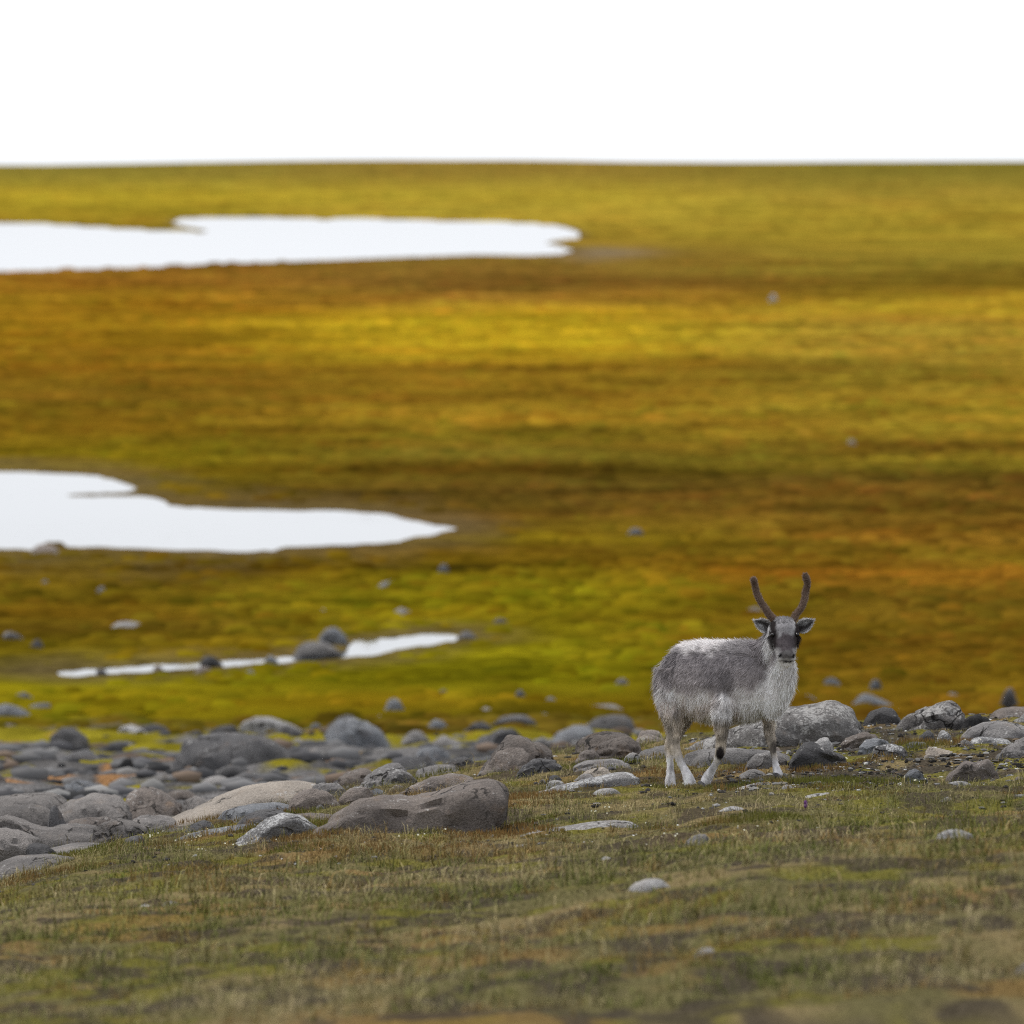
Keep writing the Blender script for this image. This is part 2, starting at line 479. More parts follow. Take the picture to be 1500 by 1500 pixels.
def rock_mat(name, c1, c2, lichen=0.0, lich_col=(0.42, 0.41, 0.40), stain=(0.2, 0.12, 0.06), stain_amt=0.15, lscale=14.0):
    m, n, l, b = new_mat(name)
    g = n.new('ShaderNodeNewGeometry'); pos = g.outputs['Position']
    oi = n.new('ShaderNodeObjectInfo')
    def noise(scale, det=6, rough=0.6):
        t = n.new('ShaderNodeTexNoise'); t.inputs['Scale'].default_value = scale
        t.inputs['Detail'].default_value = det; t.inputs['Roughness'].default_value = rough
        l.new(pos, t.inputs['Vector']); return t.outputs['Fac']
    def mr(x, a, bb, lo=0.0, hi=1.0):
        t = n.new('ShaderNodeMapRange'); t.interpolation_type = 'SMOOTHSTEP'
        t.inputs['From Min'].default_value = a; t.inputs['From Max'].default_value = bb
        t.inputs['To Min'].default_value = lo; t.inputs['To Max'].default_value = hi
        l.new(x, t.inputs['Value']); return t.outputs[0]
    def mix(f, a, bb):
        t = n.new('ShaderNodeMix'); t.data_type = 'RGBA'
        l.new(f, t.inputs[0])
        for v, i in ((a, 6), (bb, 7)):
            if isinstance(v, tuple): t.inputs[i].default_value = v + (1,)
            else: l.new(v, t.inputs[i])
        return t.outputs[2]
    big = mr(noise(3.5), 0.35, 0.65)
    col = mix(big, c1, c2)
    st = mr(noise(6.0, 4), 0.56, 0.72, 0, stain_amt)
    col = mix(st, col, stain)
    grain = mr(noise(70.0, 5, 0.7), 0.3, 0.7, 0.72, 1.25)
    mm = n.new('ShaderNodeVectorMath'); mm.operation = 'SCALE'
    l.new(col, mm.inputs[0]); l.new(grain, mm.inputs['Scale'])
    col = mm.outputs[0]
    rv = mr(oi.outputs['Random'], 0, 1, 0.8, 1.2)
    mm = n.new('ShaderNodeVectorMath'); mm.operation = 'SCALE'
    l.new(col, mm.inputs[0]); l.new(rv, mm.inputs['Scale'])
    col = mm.outputs[0]
    # pale crustose lichen, thicker on the tops where it gets light and rain
    sp = noise(lscale * 3.2, 6, 0.7)
    pa = noise(lscale * 0.45, 3, 0.5)
    wsum = n.new('ShaderNodeMath'); wsum.operation = 'MULTIPLY_ADD'; wsum.inputs[1].default_value = 0.55
    l.new(pa, wsum.inputs[0]); l.new(sp, wsum.inputs[2])
    sx = n.new('ShaderNodeSeparateXYZ'); l.new(g.outputs['Normal'], sx.inputs[0])
    up = mr(sx.outputs['Z'], -0.2, 0.9, -0.06, 0.05)
    ad = n.new('ShaderNodeMath'); ad.operation = 'ADD'; l.new(wsum.outputs[0], ad.inputs[0]); l.new(up, ad.inputs[1])
    lo = 0.995 - 0.21 * lichen
    li = mr(ad.outputs[0], lo, lo + 0.07, 0, 0.8)
    col = mix(li, col, lich_col)
    dk = mr(noise(9.0, 7, 0.7), 0.60, 0.72, 0, 0.55)
    col = mix(dk, col, (0.035, 0.034, 0.034))
    # open joints and hairline cracks
    dv = n.new('ShaderNodeTexNoise'); dv.inputs['Scale'].default_value = 5.0; dv.inputs['Detail'].default_value = 4; l.new(pos, dv.inputs['Vector'])
    dm = n.new('ShaderNodeVectorMath'); dm.operation = 'MULTIPLY_ADD'; dm.inputs[1].default_value = (.35, .35, .35)
    l.new(dv.outputs['Color'], dm.inputs[0]); l.new(pos, dm.inputs[2])
    vo = n.new('ShaderNodeTexVoronoi'); vo.feature = 'DISTANCE_TO_EDGE'; vo.inputs['Scale'].default_value = 3.2; l.new(dm.outputs[0], vo.inputs['Vector'])
    ck = mr(vo.outputs['Distance'], 0.006, 0.030, 1.0, 0.0)
    ckm = mr(noise(2.3, 2), 0.46, 0.60)
    cm = n.new('ShaderNodeMath'); cm.operation = 'MULTIPLY'; l.new(ck, cm.inputs[0]); l.new(ckm, cm.inputs[1])
    col = mix(cm.outputs[0], col, (0.022, 0.020, 0.019))
    l.new(col, b.inputs['Base Color'])
    b.inputs['Roughness'].default_value = 0.85
    b.inputs['Specular IOR Level'].default_value = 0.1
    h = n.new('ShaderNodeMath'); h.operation = 'ADD'
    l.new(noise(28.0, 8, 0.65), h.inputs[0]); l.new(noise(110.0, 4, 0.6), h.inputs[1])
    bp = n.new('ShaderNodeBump'); bp.inputs['Strength'].default_value = 0.75; bp.inputs['Distance'].default_value = 0.03
    h2 = n.new('ShaderNodeMath'); h2.operation = 'SUBTRACT'; l.new(h.outputs[0], h2.inputs[0]); l.new(cm.outputs[0], h2.inputs[1])
    l.new(h2.outputs[0], bp.inputs['Height']); l.new(bp.outputs[0], b.inputs['Normal'])
    MAT[name] = m


rock_mat('grey', (0.205, 0.195, 0.191), (0.125, 0.119, 0.119), 0.25)
rock_mat('ledge', (0.185, 0.170, 0.162), (0.118, 0.110, 0.107), 0.12)
rock_mat('brown', (0.178, 0.152, 0.136), (0.116, 0.100, 0.092), 0.2, stain_amt=0.35)
rock_mat('dark', (0.099, 0.096, 0.098), (0.059, 0.058, 0.061), 0.1)
rock_mat('black', (0.030, 0.029, 0.030), (0.018, 0.018, 0.019), 0.05)
rock_mat('tan', (0.285, 0.250, 0.215), (0.225, 0.198, 0.172), 0.1)
rock_mat('pale', (0.356, 0.350, 0.350), (0.251, 0.244, 0.244), 0.5)
rock_mat('lichen', (0.224, 0.218, 0.218), (0.132, 0.129, 0.132), 0.8, (0.50, 0.50, 0.50), lscale=20.0)
rock_mat('spotted', (0.185, 0.177, 0.174), (0.139, 0.129, 0.125), 0.86, (0.38, 0.37, 0.36), lscale=14.0)
rock_mat('blue', (0.165, 0.172, 0.185), (0.112, 0.116, 0.127), 0.25)
rock_mat('rust', (0.205, 0.172, 0.152), (0.155, 0.138, 0.130), 0.2, stain_amt=0.35)

m, n, l, b = new_mat('lake_water')
b.inputs['Base Color'].default_value = (0.02, 0.026, 0.03, 1)
b.inputs['Roughness'].default_value = 0.06
b.inputs['IOR'].default_value = 1.33
t = n.new('ShaderNodeTexNoise'); t.inputs['Scale'].default_value = 2.5; t.inputs['Detail'].default_value = 3
g = n.new('ShaderNodeNewGeometry'); l.new(g.outputs['Position'], t.inputs['Vector'])
t2 = n.new('ShaderNodeTexNoise'); t2.inputs['Scale'].default_value = 0.09; t2.inputs['Detail'].default_value = 3
l.new(g.outputs['Position'], t2.inputs['Vector'])
mr2 = n.new('ShaderNodeMapRange'); mr2.inputs['From Min'].default_value = 0.4; mr2.inputs['From Max'].default_value = 0.65
mr2.inputs['To Min'].default_value = 0.06; mr2.inputs['To Max'].default_value = 0.30
l.new(t2.outputs['Fac'], mr2.inputs['Value'])
bp = n.new('ShaderNodeBump'); bp.inputs['Distance'].default_value = 0.03
l.new(mr2.outputs[0], bp.inputs['Strength'])
l.new(t.outputs['Fac'], bp.inputs['Height']); l.new(bp.outputs[0], b.inputs['Normal'])
MAT['water'] = m


def plain_mat(name, col, rough=0.6, spec=0.3, coat=0.0):
    m, n, l, b = new_mat(name)
    t = n.new('ShaderNodeTexNoise'); t.inputs['Scale'].default_value = 90; t.inputs['Detail'].default_value = 4
    g = n.new('ShaderNodeNewGeometry'); l.new(g.outputs['Position'], t.inputs['Vector'])
    mr = n.new('ShaderNodeMapRange'); mr.inputs['To Min'].default_value = 0.6; mr.inputs['To Max'].default_value = 1.4
    l.new(t.outputs['Fac'], mr.inputs['Value'])
    mm = n.new('ShaderNodeVectorMath'); mm.operation = 'SCALE'; mm.inputs[0].default_value = col
    l.new(mr.outputs[0], mm.inputs['Scale']); l.new(mm.outputs[0], b.inputs['Base Color'])
    b.inputs['Roughness'].default_value = rough; b.inputs['Specular IOR Level'].default_value = spec
    b.inputs['Coat Weight'].default_value = coat
    MAT[name] = m


plain_mat('eye', (0.008, 0.006, 0.006), 0.22, 0.35, 0.0)
plain_mat('hoof', (0.055, 0.052, 0.055), 0.5, 0.3)
plain_mat('petal', (0.72, 0.72, 0.68), 0.7)
plain_mat('purple_petal', (0.10, 0.025, 0.13), 0.7)
plain_mat('stem', (0.10, 0.08, 0.03), 0.7)

# ------------------------------------------------------------------ the setting
link('ground', terrain(), kind='structure')
for nm, P in zip(('lake', 'lake', 'stream'), PONDS):
    # a level sheet; the banks of the hollow cut its outline
    x0, y0 = P.min(0) - np.array([0.6, 2.0]); x1, y1 = P.max(0) + np.array([0.6, 2.0])
    me = mesh_np(nm, np.array([(x0, y0, WATER), (x1, y0, WATER), (x1, y1, WATER), (x0, y1, WATER)]), [np.array([[0, 1, 2, 3]])], False, None, MAT['water'])
    link(nm, me, kind='structure')

# ------------------------------------------------------------------ rocks
FOOT = []      # (x, y, rx, ry) footprints so that grass does not grow through stones


def rock_mesh(name, prof, y_front, depth, p=2.6, rough=1.0, seed=0, nu=34, nv=22, mat='grey', cuts=3, sink=0.5, wonky=0.0):
    """a stone with the given outline seen from the front (points of the photograph), real depth and a buried foot"""
    rs = np.random.default_rng(seed + 1000)
    pr = np.array(prof, float)
    width = (pr[:, 0].max() - pr[:, 0].min()) / FPX * y_front
    D = depth * width
    yc = y_front + D * 0.85
    W = np.array([at(a, b2, yc) for a, b2 in pr])            # outline at the stone's middle
    s = np.r_[0, np.cumsum(np.hypot(np.diff(W[:, 0]), np.diff(W[:, 2])))]
    u = np.linspace(0, 1, nu)
    ue = 0.5 - 0.5 * np.cos(u * math.pi)
    ue = 0.6 * u + 0.4 * ue
    xs = np.interp(ue * s[-1], s, W[:, 0]); zs = np.interp(ue * s[-1], s, W[:, 2])
    for _ in range(1):
        xs[1:-1] = (xs[:-2] + 4 * xs[1:-1] + xs[2:]) / 6; zs[1:-1] = (zs[:-2] + 4 * zs[1:-1] + zs[2:]) / 6
    zg = ground(xs, np.full(nu, yc - 0.5 * D), False)
    H = max(zs.max() - zg.min(), 0.3 * width * 0.2)
    zb = np.minimum(zg, zs) - sink * max(H, 0.25 * width) * 0.6 - 0.02
    t = 2 * u - 1
    dy = D * (0.22 + 0.78 * (1 - np.abs(t) ** 3) ** 0.6)
    ph = np.linspace(0, 2 * math.pi, nv, endpoint=False)
    cs, sn = np.cos(ph), np.sin(ph)
    cc = np.sign(cs) * np.abs(cs) ** (2 / p); ss = np.sign(sn) * np.abs(sn) ** (2 / p)
    lean = rs.uniform(-0.25, 0.25)
    V = np.zeros((nu, nv, 3))
    for i in range(nu):
        mid = zb[i] + 0.45 * (zs[i] - zb[i])
        zz = np.where(ss > 0, mid + (zs[i] - mid) * ss, mid + (mid - zb[i]) * ss)
        V[i, :, 0] = xs[i] + rs.normal() * 0.0
        V[i, :, 1] = yc + dy[i] * cc + lean * (zz - mid) * 0.5
        V[i, :, 2] = zz
    V = V.reshape(-1, 3)
    c = V.mean(0)
    size = width
    R = (V - c)
    # cleaved faces: mostly on the sides and front, a few bevelling the crest
    for k in range(cuts * 3):
        a = rs.uniform(0, 2 * math.pi); el = rs.uniform(-0.15, 0.75) if k % 4 else rs.uniform(0.8, 1.3)
        nn = np.array([math.cos(a) * math.cos(el), -math.sin(a) * math.cos(el), math.sin(el)])
        q = R @ nn
        lim = q.max() * (rs.uniform(0.64, 0.90) if k % 4 else rs.uniform(0.86, 0.96))
        R = R - np.maximum(q - lim, 0)[:, None] * nn * 0.98
    Rg = R.reshape(nu, nv, 3)
    for _ in range(2):
        a2 = .5 * Rg + .25 * (np.roll(Rg, 1, 1) + np.roll(Rg, -1, 1))
        a2[1:-1] = .5 * a2[1:-1] + .25 * (a2[:-2] + a2[2:])
        Rg = a2
    R = Rg.reshape(-1, 3).copy()
    R0 = V - c
    R[:, 0] = (R[:, 0] - R[:, 0].min()) / np.ptp(R[:, 0]) * np.ptp(R0[:, 0]) + R0[:, 0].min()
    R[:, 2] *= np.where(R[:, 2] > 0, R0[:, 2].max() / max(R[:, 2].max(), 1e-4), 1)
    dn = R / (np.linalg.norm(R, axis=1)[:, None] + 1e-6)
    off = rs.uniform(0, 50, 3)
    f = 2.2 / max(size, 0.05)
    hh = np.minimum(size, max(H, 0.02) * 2.2)
    d = hh * rough * (0.07 * vn3(R * f + off, seed) + 0.055 * vn3(R * f * 2.7 + off, seed + 1) + 0.035 * vn3(R * f * 6 + off, seed + 2) + 0.022 * vn3(R * f * 13 + off, seed + 3)
                      - 0.075 * np.abs(vn3(R * f * 1.7 + off + 9, seed + 4)) - 0.035 * np.abs(vn3(R * f * 4.3 + off + 5, seed + 5)) + 0.022)
    for k in range(3):      # weathered cracks / bedding
        a = rs.uniform(-0.6, 0.6)
        nn = np.array([math.sin(a) * 0.6, 0.25, math.cos(a)]); q = R @ nn - rs.uniform(-0.2, 0.35) * H
        q = q + 0.02 * size * vn3(R * f * 3 + off, seed + 7)
        d -= hh * 0.045 * rough * np.exp(-(q / (0.014 * size + 0.003)) ** 2) * (vn3(R * f + 3 + k, seed + 8) > -0.08)
    V = c + R + dn * d[:, None]
    # end caps
    e0, e1 = V[:nv].mean(0), V[-nv:].mean(0)
    V = np.vstack([V, e0, e1])
    j = np.arange(nv); j2 = (j + 1) % nv
    n0 = nu * nv
    caps = np.vstack([np.stack([np.full(nv, n0), j, j2], -1), np.stack([np.full(nv, n0 + 1), (nu - 1) * nv + j2, (nu - 1) * nv + j], -1)])
    org = np.array([xs.mean(), yc, ground(np.array([xs.mean()]), np.array([yc]))[0]])
    me = mesh_np(name, V - org, [grid_faces(nu, nv, True), caps], True, None, MAT[mat])
    me.set_sharp_from_angle(angle=math.radians(42))
    FOOT.append((xs.mean(), yc, 0.5 * width * 0.92, D * 0.95))
    return me, org


NEARG = 'rocks lying on the knoll'
LEDGE = 'rocks of the ledge at left'
FIELD = 'blurred boulders below the knoll'
PLAING = 'stones strewn over the plain'
_seed = [0]


def rock(label, prof, base, mat='grey', depth=0.45, p=2.6, group=NEARG, name='boulder', y=None, rough=1.0, cuts=3, nu=50, nv=34, sink=0.5):
    _seed[0] += 1
    xm = 0.5 * (min(q[0] for q in prof) + max(q[0] for q in prof))
    yf = y if y is not None else hit(xm, base)
    if group == LEDGE:          # smooth ice-worn slabs that slope down towards the viewer
        depth = min(depth * 1.7, .8); p = 2.3; cuts = min(cuts, 2); rough *= .9
        mat = 'ledge' if mat == 'grey' else mat
    me, org = rock_mesh(name, prof, yf, depth, p, rough, _seed[0], nu, nv, mat, cuts, sink)
    return link(name, me, None, org, label, 'boulder' if name == 'boulder' else 'stone', group)


# --- left of the animal
rock('largest sharp brown-grey boulder with squared right end, left of the reindeer', [(457,1240),(467,1219),(497,1193),(521,1176),(563,1169),(606,1170),(641,1160),(670,1152),(699,1144),(722,1143),(735,1153),(740,1168),(734,1192),(722,1224)], 1226, 'brown', 0.32, 4.2, cuts=0, nu=48, nv=30)
rock('low rock crusted with white lichen beside the squared boulder', [(338,1240),(365,1222),(392,1201),(410,1193),(435,1195),(455,1206),(470,1222)], 1232, 'lichen', 0.4, 2.4)
rock('smooth grey rock hump between the white lichen rock and the squared boulder', [(412,1200),(425,1194),(455,1191),(490,1192),(506,1204)], 1205, 'brown', 0.35, y=48.6)
rock('dark brown rounded rock below the thin slab, left of centre', [(419,1194),(428,1180),(441,1167),(462,1155),(482,1155),(492,1165),(500,1185)], 1192, 'brown', 0.5, 2.6, y=50.5)
rock('thin flat grey slab jutting over a dark gap', [(452,1158),(462,1150),(482,1149),(500,1145),(512,1151),(508,1160)], 1160, 'grey', 0.5, 3.4, y=51.6)
rock('pinkish brown rock right of the thin jutting slab', [(494,1190),(500,1166),(510,1157),(525,1153),(542,1155),(549,1166),(545,1188)], 1190, 'rust', 0.45, y=50.6)
rock('small bluish dark rock above the squared boulder', [(530,1172),(538,1158),(552,1155),(565,1162),(575,1172)], 1172, 'blue', 0.5, y=51.4)
rock('long beige slab sloping up to the right in the left foreground', [(196,1246),(218,1222),(240,1205),(285,1183),(320,1168),(360,1155),(400,1149),(440,1146),(461,1148),(458,1162),(440,1185)], 1205, 'tan', 0.22, 2.6, LEDGE, y=53.2, cuts=1, nu=44)
rock('blue-grey slab lying in front of the beige slab', [(308,1212),(314,1203),(328,1189),(345,1183),(373,1178),(400,1176),(425,1180),(434,1200)], 1206, 'blue', 0.4, 2.8, LEDGE, y=50.6)
rock('dark brown rock tucked under the blue-grey slab', [(348,1208),(358,1195),(378,1188),(402,1186),(424,1190),(430,1206)], 1208, 'dark', 0.45, 2.6, LEDGE, y=49.6)
rock('small dark wedge of rock below the beige slab', [(262,1226),(272,1216),(283,1207),(296,1202),(308,1207),(322,1220)], 1222, 'dark', 0.5, 2.6, LEDGE, y=50.0)
rock('low bluish slab at the edge of the grass, left', [(246,1236),(262,1226),(285,1219),(315,1214),(345,1210),(372,1206),(385,1214)], 1230, 'blue', 0.25, 2.8, LEDGE, y=48.6)
rock('round-backed grey boulder at the head of the beige slab', [(172,1200),(178,1182),(187,1164),(206,1153),(227,1154),(250,1163),(264,1178),(274,1196)], 1197, 'brown', 0.55, 2.4, LEDGE, y=57.5)
rock('long smooth grey slab low at the left edge', [(-14,1206),(3,1199),(17,1196),(33,1202),(53,1211),(80,1212),(107,1206),(127,1207),(147,1216),(155,1228),(146,1240)], 1238, 'grey', 0.3, 2.6, LEDGE, y=52.5, nu=44)
rock('dark upright fin of rock at far left', [(70,1212),(73,1195),(75,1180),(80,1178),(87,1191),(100,1200),(116,1206)], 1209, 'dark', 0.35, 2.6, LEDGE, y=54.8)
rock('pale flat slab left of the dark fin', [(-16,1194),(8,1181),(40,1178),(66,1178),(76,1186),(78,1200)], 1202, 'grey', 0.5, 2.8, LEDGE, y=55.8)
rock('broad grey slab right of the dark fin', [(80,1186),(95,1178),(120,1171),(150,1165),(178,1166),(190,1180),(192,1200)], 1202, 'grey', 0.5, 2.8, LEDGE, y=57.0)
rock('grey slab cut off by the left edge, lowest of the ledge', [(-30,1215),(0,1217),(26,1221),(46,1230),(62,1246)], 1252, 'grey', 0.4, 2.8, LEDGE, y=50.4)
rock('small dark rock on the lowest slab at left', [(36,1252),(44,1240),(56,1235),(70,1238),(86,1252)], 1251, 'dark', 0.5, 2.4, LEDGE, y=49.2)
rock('dark grey slab between the smooth slab and the beige slab', [(136,1216),(150,1205),(172,1200),(198,1204),(214,1216),(208,1232)], 1234, 'grey', 0.45, 2.8, LEDGE, y=51.8)
rock('small dark rock at the grass edge, bottom left', [(176,1244),(183,1232),(195,1225),(207,1225),(216,1238)], 1241, 'dark', 0.5, 2.4, LEDGE, y=48.6)
rock('low grey rock right of the round-backed boulder', [(266,1190),(272,1172),(283,1166),(300,1174),(318,1180),(328,1190)], 1190, 'grey', 0.5, 2.6, LEDGE, y=57.5)
rock('broad low slab behind the pale flat slab, left edge', [(-40,1184),(-10,1172),(30,1164),(66,1163),(92,1170),(104,1184)], 1184, 'grey', 0.5, 2.6, LEDGE, y=58.6)
rock('grey slab filling the corner below the smooth slab, bottom left', [(40,1262),(70,1244),(105,1236),(140,1236),(168,1246),(180,1262)], 1262, 'grey', 0.4, 2.6, LEDGE, y=49.6)
rock('slab running out of the picture at the bottom left corner', [(-60,1300),(-20,1268),(20,1255),(64,1253),(104,1262),(128,1290)], 1300, 'grey', 0.4, 2.6, LEDGE, y=47.6)
rock('worn slab between the dark fin and the smooth slab', [(84,1216),(104,1203),(130,1197),(158,1198),(176,1210)], 1216, 'brown', 0.4, 2.6, LEDGE, y=54.2)
rock('low slab at the foot of the round-backed boulder', [(168,1216),(186,1203),(214,1196),(246,1197),(262,1208),(250,1220)], 1218, 'grey', 0.4, 2.6, LEDGE, y=53.0)
# --- crest left of centre
rock('rounded brown rock at the left end of the crest', [(492,1152),(498,1139),(510,1130),(528,1125),(543,1126),(553,1140)], 1152, 'brown', 0.6, 2.3, y=56.4)
rock('broad dome-shaped grey rock behind the squared boulder', [(524,1160),(532,1146),(543,1135),(563,1124),(585,1121),(604,1125),(616,1138),(626,1156)], 1160, 'grey', 0.5, 2.4, y=53.4)
rock('pale low rock right of the dome-shaped rock', [(604,1140),(612,1127),(640,1120),(664,1121),(680,1131),(690,1142)], 1144, 'grey', 0.45, 2.6, y=55.0)
rock('grassy low rock above the squared boulder', [(585,1163),(600,1153),(620,1143),(645,1136),(668,1134),(688,1141),(698,1155)], 1160, 'brown', 0.4, 2.4, y=50.8)
rock('small dark flat rock left of the double-humped boulder', [(655,1122),(662,1112),(675,1109),(690,1111),(699,1120)], 1124, 'dark', 0.6, 2.6, y=55.4)
rock('large double-humped brown boulder on the crest left of the reindeer', [(694,1132),(702,1116),(711,1103),(723,1085),(741,1077),(765,1082),(790,1090),(804,1103),(816,1125)], 1130, 'brown', 0.5, 2.5, y=53.6, nu=44, nv=28)
rock('lower front hump leaning on the double-humped boulder', [(706,1134),(716,1115),(735,1099),(756,1096),(776,1104),(786,1126)], 1130, 'brown', 0.4, 2.4, y=52.9)
rock('dark angular block at the foot of the double-humped boulder', [(755,1136),(766,1121),(781,1112),(796,1113),(809,1112),(820,1119),(829,1132)], 1138, 'dark', 0.45, 3.2, y=51.9)
rock('wide flat-topped grey rock on the crest between boulder and reindeer', [(841,1104),(844,1082),(865,1075),(907,1075),(925,1082),(938,1092),(946,1104)], 1106, 'brown', 0.5, 2.8, y=54.6)
rock('rounded brown rock in front of the flat-topped one', [(868,1112),(880,1096),(896,1087),(915,1080),(931,1086),(943,1104)], 1111, 'brown', 0.5, 2.4, y=53.2)
rock('small pyramid-shaped brown rock before the flat-topped one', [(842,1120),(853,1107),(863,1100),(872,1098),(880,1104),(891,1116)], 1118, 'brown', 0.6, 2.6, y=52.4)
rock('low flat grey rock beneath the pyramid-shaped one', [(841,1124),(850,1116),(872,1113),(892,1111),(906,1114),(922,1120),(934,1126)], 1126, 'grey', 0.4, 2.8, y=51.5)
rock('small white stone on orange moss left of the reindeer legs', [(911,1112),(918,1106),(926,1102),(934,1104),(937,1110)], 1111, 'pale', 0.5, 3.0, name='stone', y=52.0, nu=20, nv=14)
rock('dark slope of rock just left of the reindeer thighs', [(924,1092),(936,1080),(950,1077),(968,1083),(986,1094)], 1094, 'brown', 0.5, 2.5, y=55.6)
rock('grey rock directly behind the reindeer hind legs', [(926,1114),(940,1102),(958,1096),(976,1091),(996,1094),(1006,1112)], 1112, 'grey', 0.5, 2.6, y=52.2)
rock('long low lichen-topped rock left of the hind hooves', [(764,1172),(785,1161),(808,1154),(840,1145),(867,1139),(893,1133),(915,1130),(931,1133),(939,1144)], 1158, 'lichen', 0.16, 2.6, y=49.5, cuts=1, nu=44)
rock('tan rock behind the long lichen-topped rock', [(843,1146),(852,1137),(862,1130),(883,1124),(897,1128),(908,1140)], 1142, 'tan', 0.45, 2.5, y=50.7)
rock('small dark stone left of the tan rock', [(798,1147),(803,1139),(811,1135),(821,1138),(828,1147)], 1147, 'dark', 0.6, 2.6, name='stone', y=50.6, nu=20, nv=14)
rock('small pale stone below the dark angular block', [(798,1150),(806,1144),(818,1143),(829,1149)], 1151, 'pale', 0.5, 2.6, name='stone', y=50.0, nu=20, nv=14)
rock('wide grey slab sunk in grass at bottom centre', [(722,1246),(740,1234),(757,1226),(787,1217),(813,1213),(835,1211),(867,1205),(907,1201),(933,1204),(952,1214)], 1225, 'spotted', 0.2, 2.4, y=45.2, cuts=1, nu=44)
rock('pale rounded rock low in the moss below the squared boulder', [(522,1262),(535,1248),(550,1241),(567,1239),(582,1243),(594,1260)], 1256, 'pale', 0.45, 2.4, y=45.6)
rock('flat pale stone half hidden in grass below the lichen-topped rock', [(862,1166),(874,1158),(890,1154),(904,1156),(912,1164)], 1165, 'pale', 0.4, 3.0, name='stone', y=48.6, nu=20, nv=14)
# --- around and right of the animal
rock('huge pale-flecked boulder right behind the reindeer', [(996,1110),(1010,1094),(1045,1077),(1074,1066),(1105,1055),(1139,1043),(1170,1034),(1194,1029),(1220,1028),(1238,1035),(1252,1047),(1265,1060),(1274,1084)], 1092, 'spotted', 0.33, 2.5, y=52.6, nu=60, nv=34, cuts=2)
rock('long slab with a white lichen edge behind the reindeer legs', [(996,1124),(1003,1106),(1026,1099),(1064,1097),(1112,1099),(1160,1103),(1178,1122)], 1122, 'grey', 0.25, 3.6, y=51.0, cuts=1, nu=44)
rock('grey block beside the reindeer front leg', [(1088,1132),(1096,1114),(1108,1106),(1124,1103),(1148,1106),(1160,1130)], 1130, 'grey', 0.4, 3.0, y=50.2)
rock('small low stone between the front hooves', [(1082,1142),(1092,1132),(1106,1127),(1118,1130),(1126,1140)], 1142, 'grey', 0.45, 2.6, name='stone', y=49.5, nu=22, nv=16)
rock('dark smooth boulder right of the front hoof', [(1150,1134),(1156,1117),(1167,1106),(1180,1095),(1194,1088),(1214,1091),(1229,1100),(1248,1120)], 1132, 'dark', 0.42, 2.5, y=50.0)
rock('flat grey slab under the front hooves', [(1074,1158),(1090,1151),(1114,1146),(1137,1147),(1162,1150),(1194,1148),(1204,1156)], 1157, 'lichen', 0.12, 3.0, y=48.3, cuts=0, nu=40)
rock('pale slab leaning out of dark turf below the reindeer, right', [(1162,1184),(1170,1176),(1180,1169),(1197,1164),(1216,1161),(1232,1164),(1244,1174)], 1180, 'pale', 0.3, 2.8, y=46.6)
rock('pale stone sunk in the grass below the reindeer', [(1040,1200),(1050,1190),(1062,1184),(1076,1181),(1088,1183),(1096,1194)], 1197, 'pale', 0.35, 2.6, name='stone', y=45.6)
rock('angular roof-shaped grey rock on the skyline of the knoll', [(1262,1070),(1268,1053),(1277,1041),(1285,1036),(1305,1038),(1318,1050),(1328,1070)], 1072, 'dark', 0.5, 3.2, y=53.8, rough=0.5)
rock('large humped grey boulder on the skyline of the knoll', [(1314,1074),(1324,1060),(1338,1047),(1361,1036),(1388,1028),(1402,1030),(1414,1042),(1420,1072)], 1074, 'spotted', 0.45, 2.4, y=53.2)
rock('black rock beside the large humped skyline boulder', [(1398,1074),(1404,1062),(1414,1053),(1431,1047),(1446,1051),(1456,1062)], 1070, 'black', 0.5, 2.5, y=53.0)
rock('reddish-topped boulder at the right end of the skyline', [(1436,1062),(1446,1048),(1463,1040),(1484,1036),(1520,1035),(1550,1050)], 1062, 'rust', 0.4, 2.5, y=54.6)
rock('small grey rock at the right edge before the reddish boulder', [(1478,1066),(1486,1053),(1498,1045),(1520,1041),(1545,1060)], 1066, 'spotted', 0.5, 2.5, y=53.6)
rock('broad grey boulder at right below the black rock', [(1404,1092),(1410,1080),(1421,1067),(1441,1059),(1468,1056),(1500,1063),(1532,1078),(1545,1092)], 1092, 'grey', 0.4, 2.5, y=51.8)
rock('low lichen-topped rock in front of the broad grey boulder', [(1418,1096),(1427,1086),(1443,1079),(1462,1081),(1480,1084),(1488,1095)], 1096, 'lichen', 0.4, 2.7, y=51.2)
rock('dark-sided boulder cut by the right edge', [(1450,1116),(1458,1105),(1474,1094),(1492,1083),(1520,1075),(1550,1090)], 1114, 'grey', 0.4, 2.4, y=49.8)
rock('tan wedge of rock in the stony turf at right', [(1340,1114),(1346,1102),(1353,1096),(1362,1094),(1384,1099),(1410,1103),(1416,1112)], 1113, 'tan', 0.4, 2.8, y=50.2)
rock('angular brown twin-peaked rock at right', [(1382,1146),(1392,1133),(1404,1123),(1412,1116),(1428,1120),(1444,1112),(1456,1119),(1470,1140)], 1145, 'brown', 0.4, 3.2, y=47.9, rough=0.6)
rock('small blue-grey rock left of the twin-peaked rock', [(1324,1150),(1328,1137),(1334,1130),(1344,1127),(1354,1134),(1368,1140),(1372,1148)], 1149, 'blue', 0.5, 2.6, y=47.8)
rock('flat whitish stone before the twin-peaked rock', [(1376,1153),(1386,1146),(1400,1143),(1420,1145),(1434,1152)], 1153, 'pale', 0.3, 3.0, name='stone', y=47.1, nu=22, nv=14)
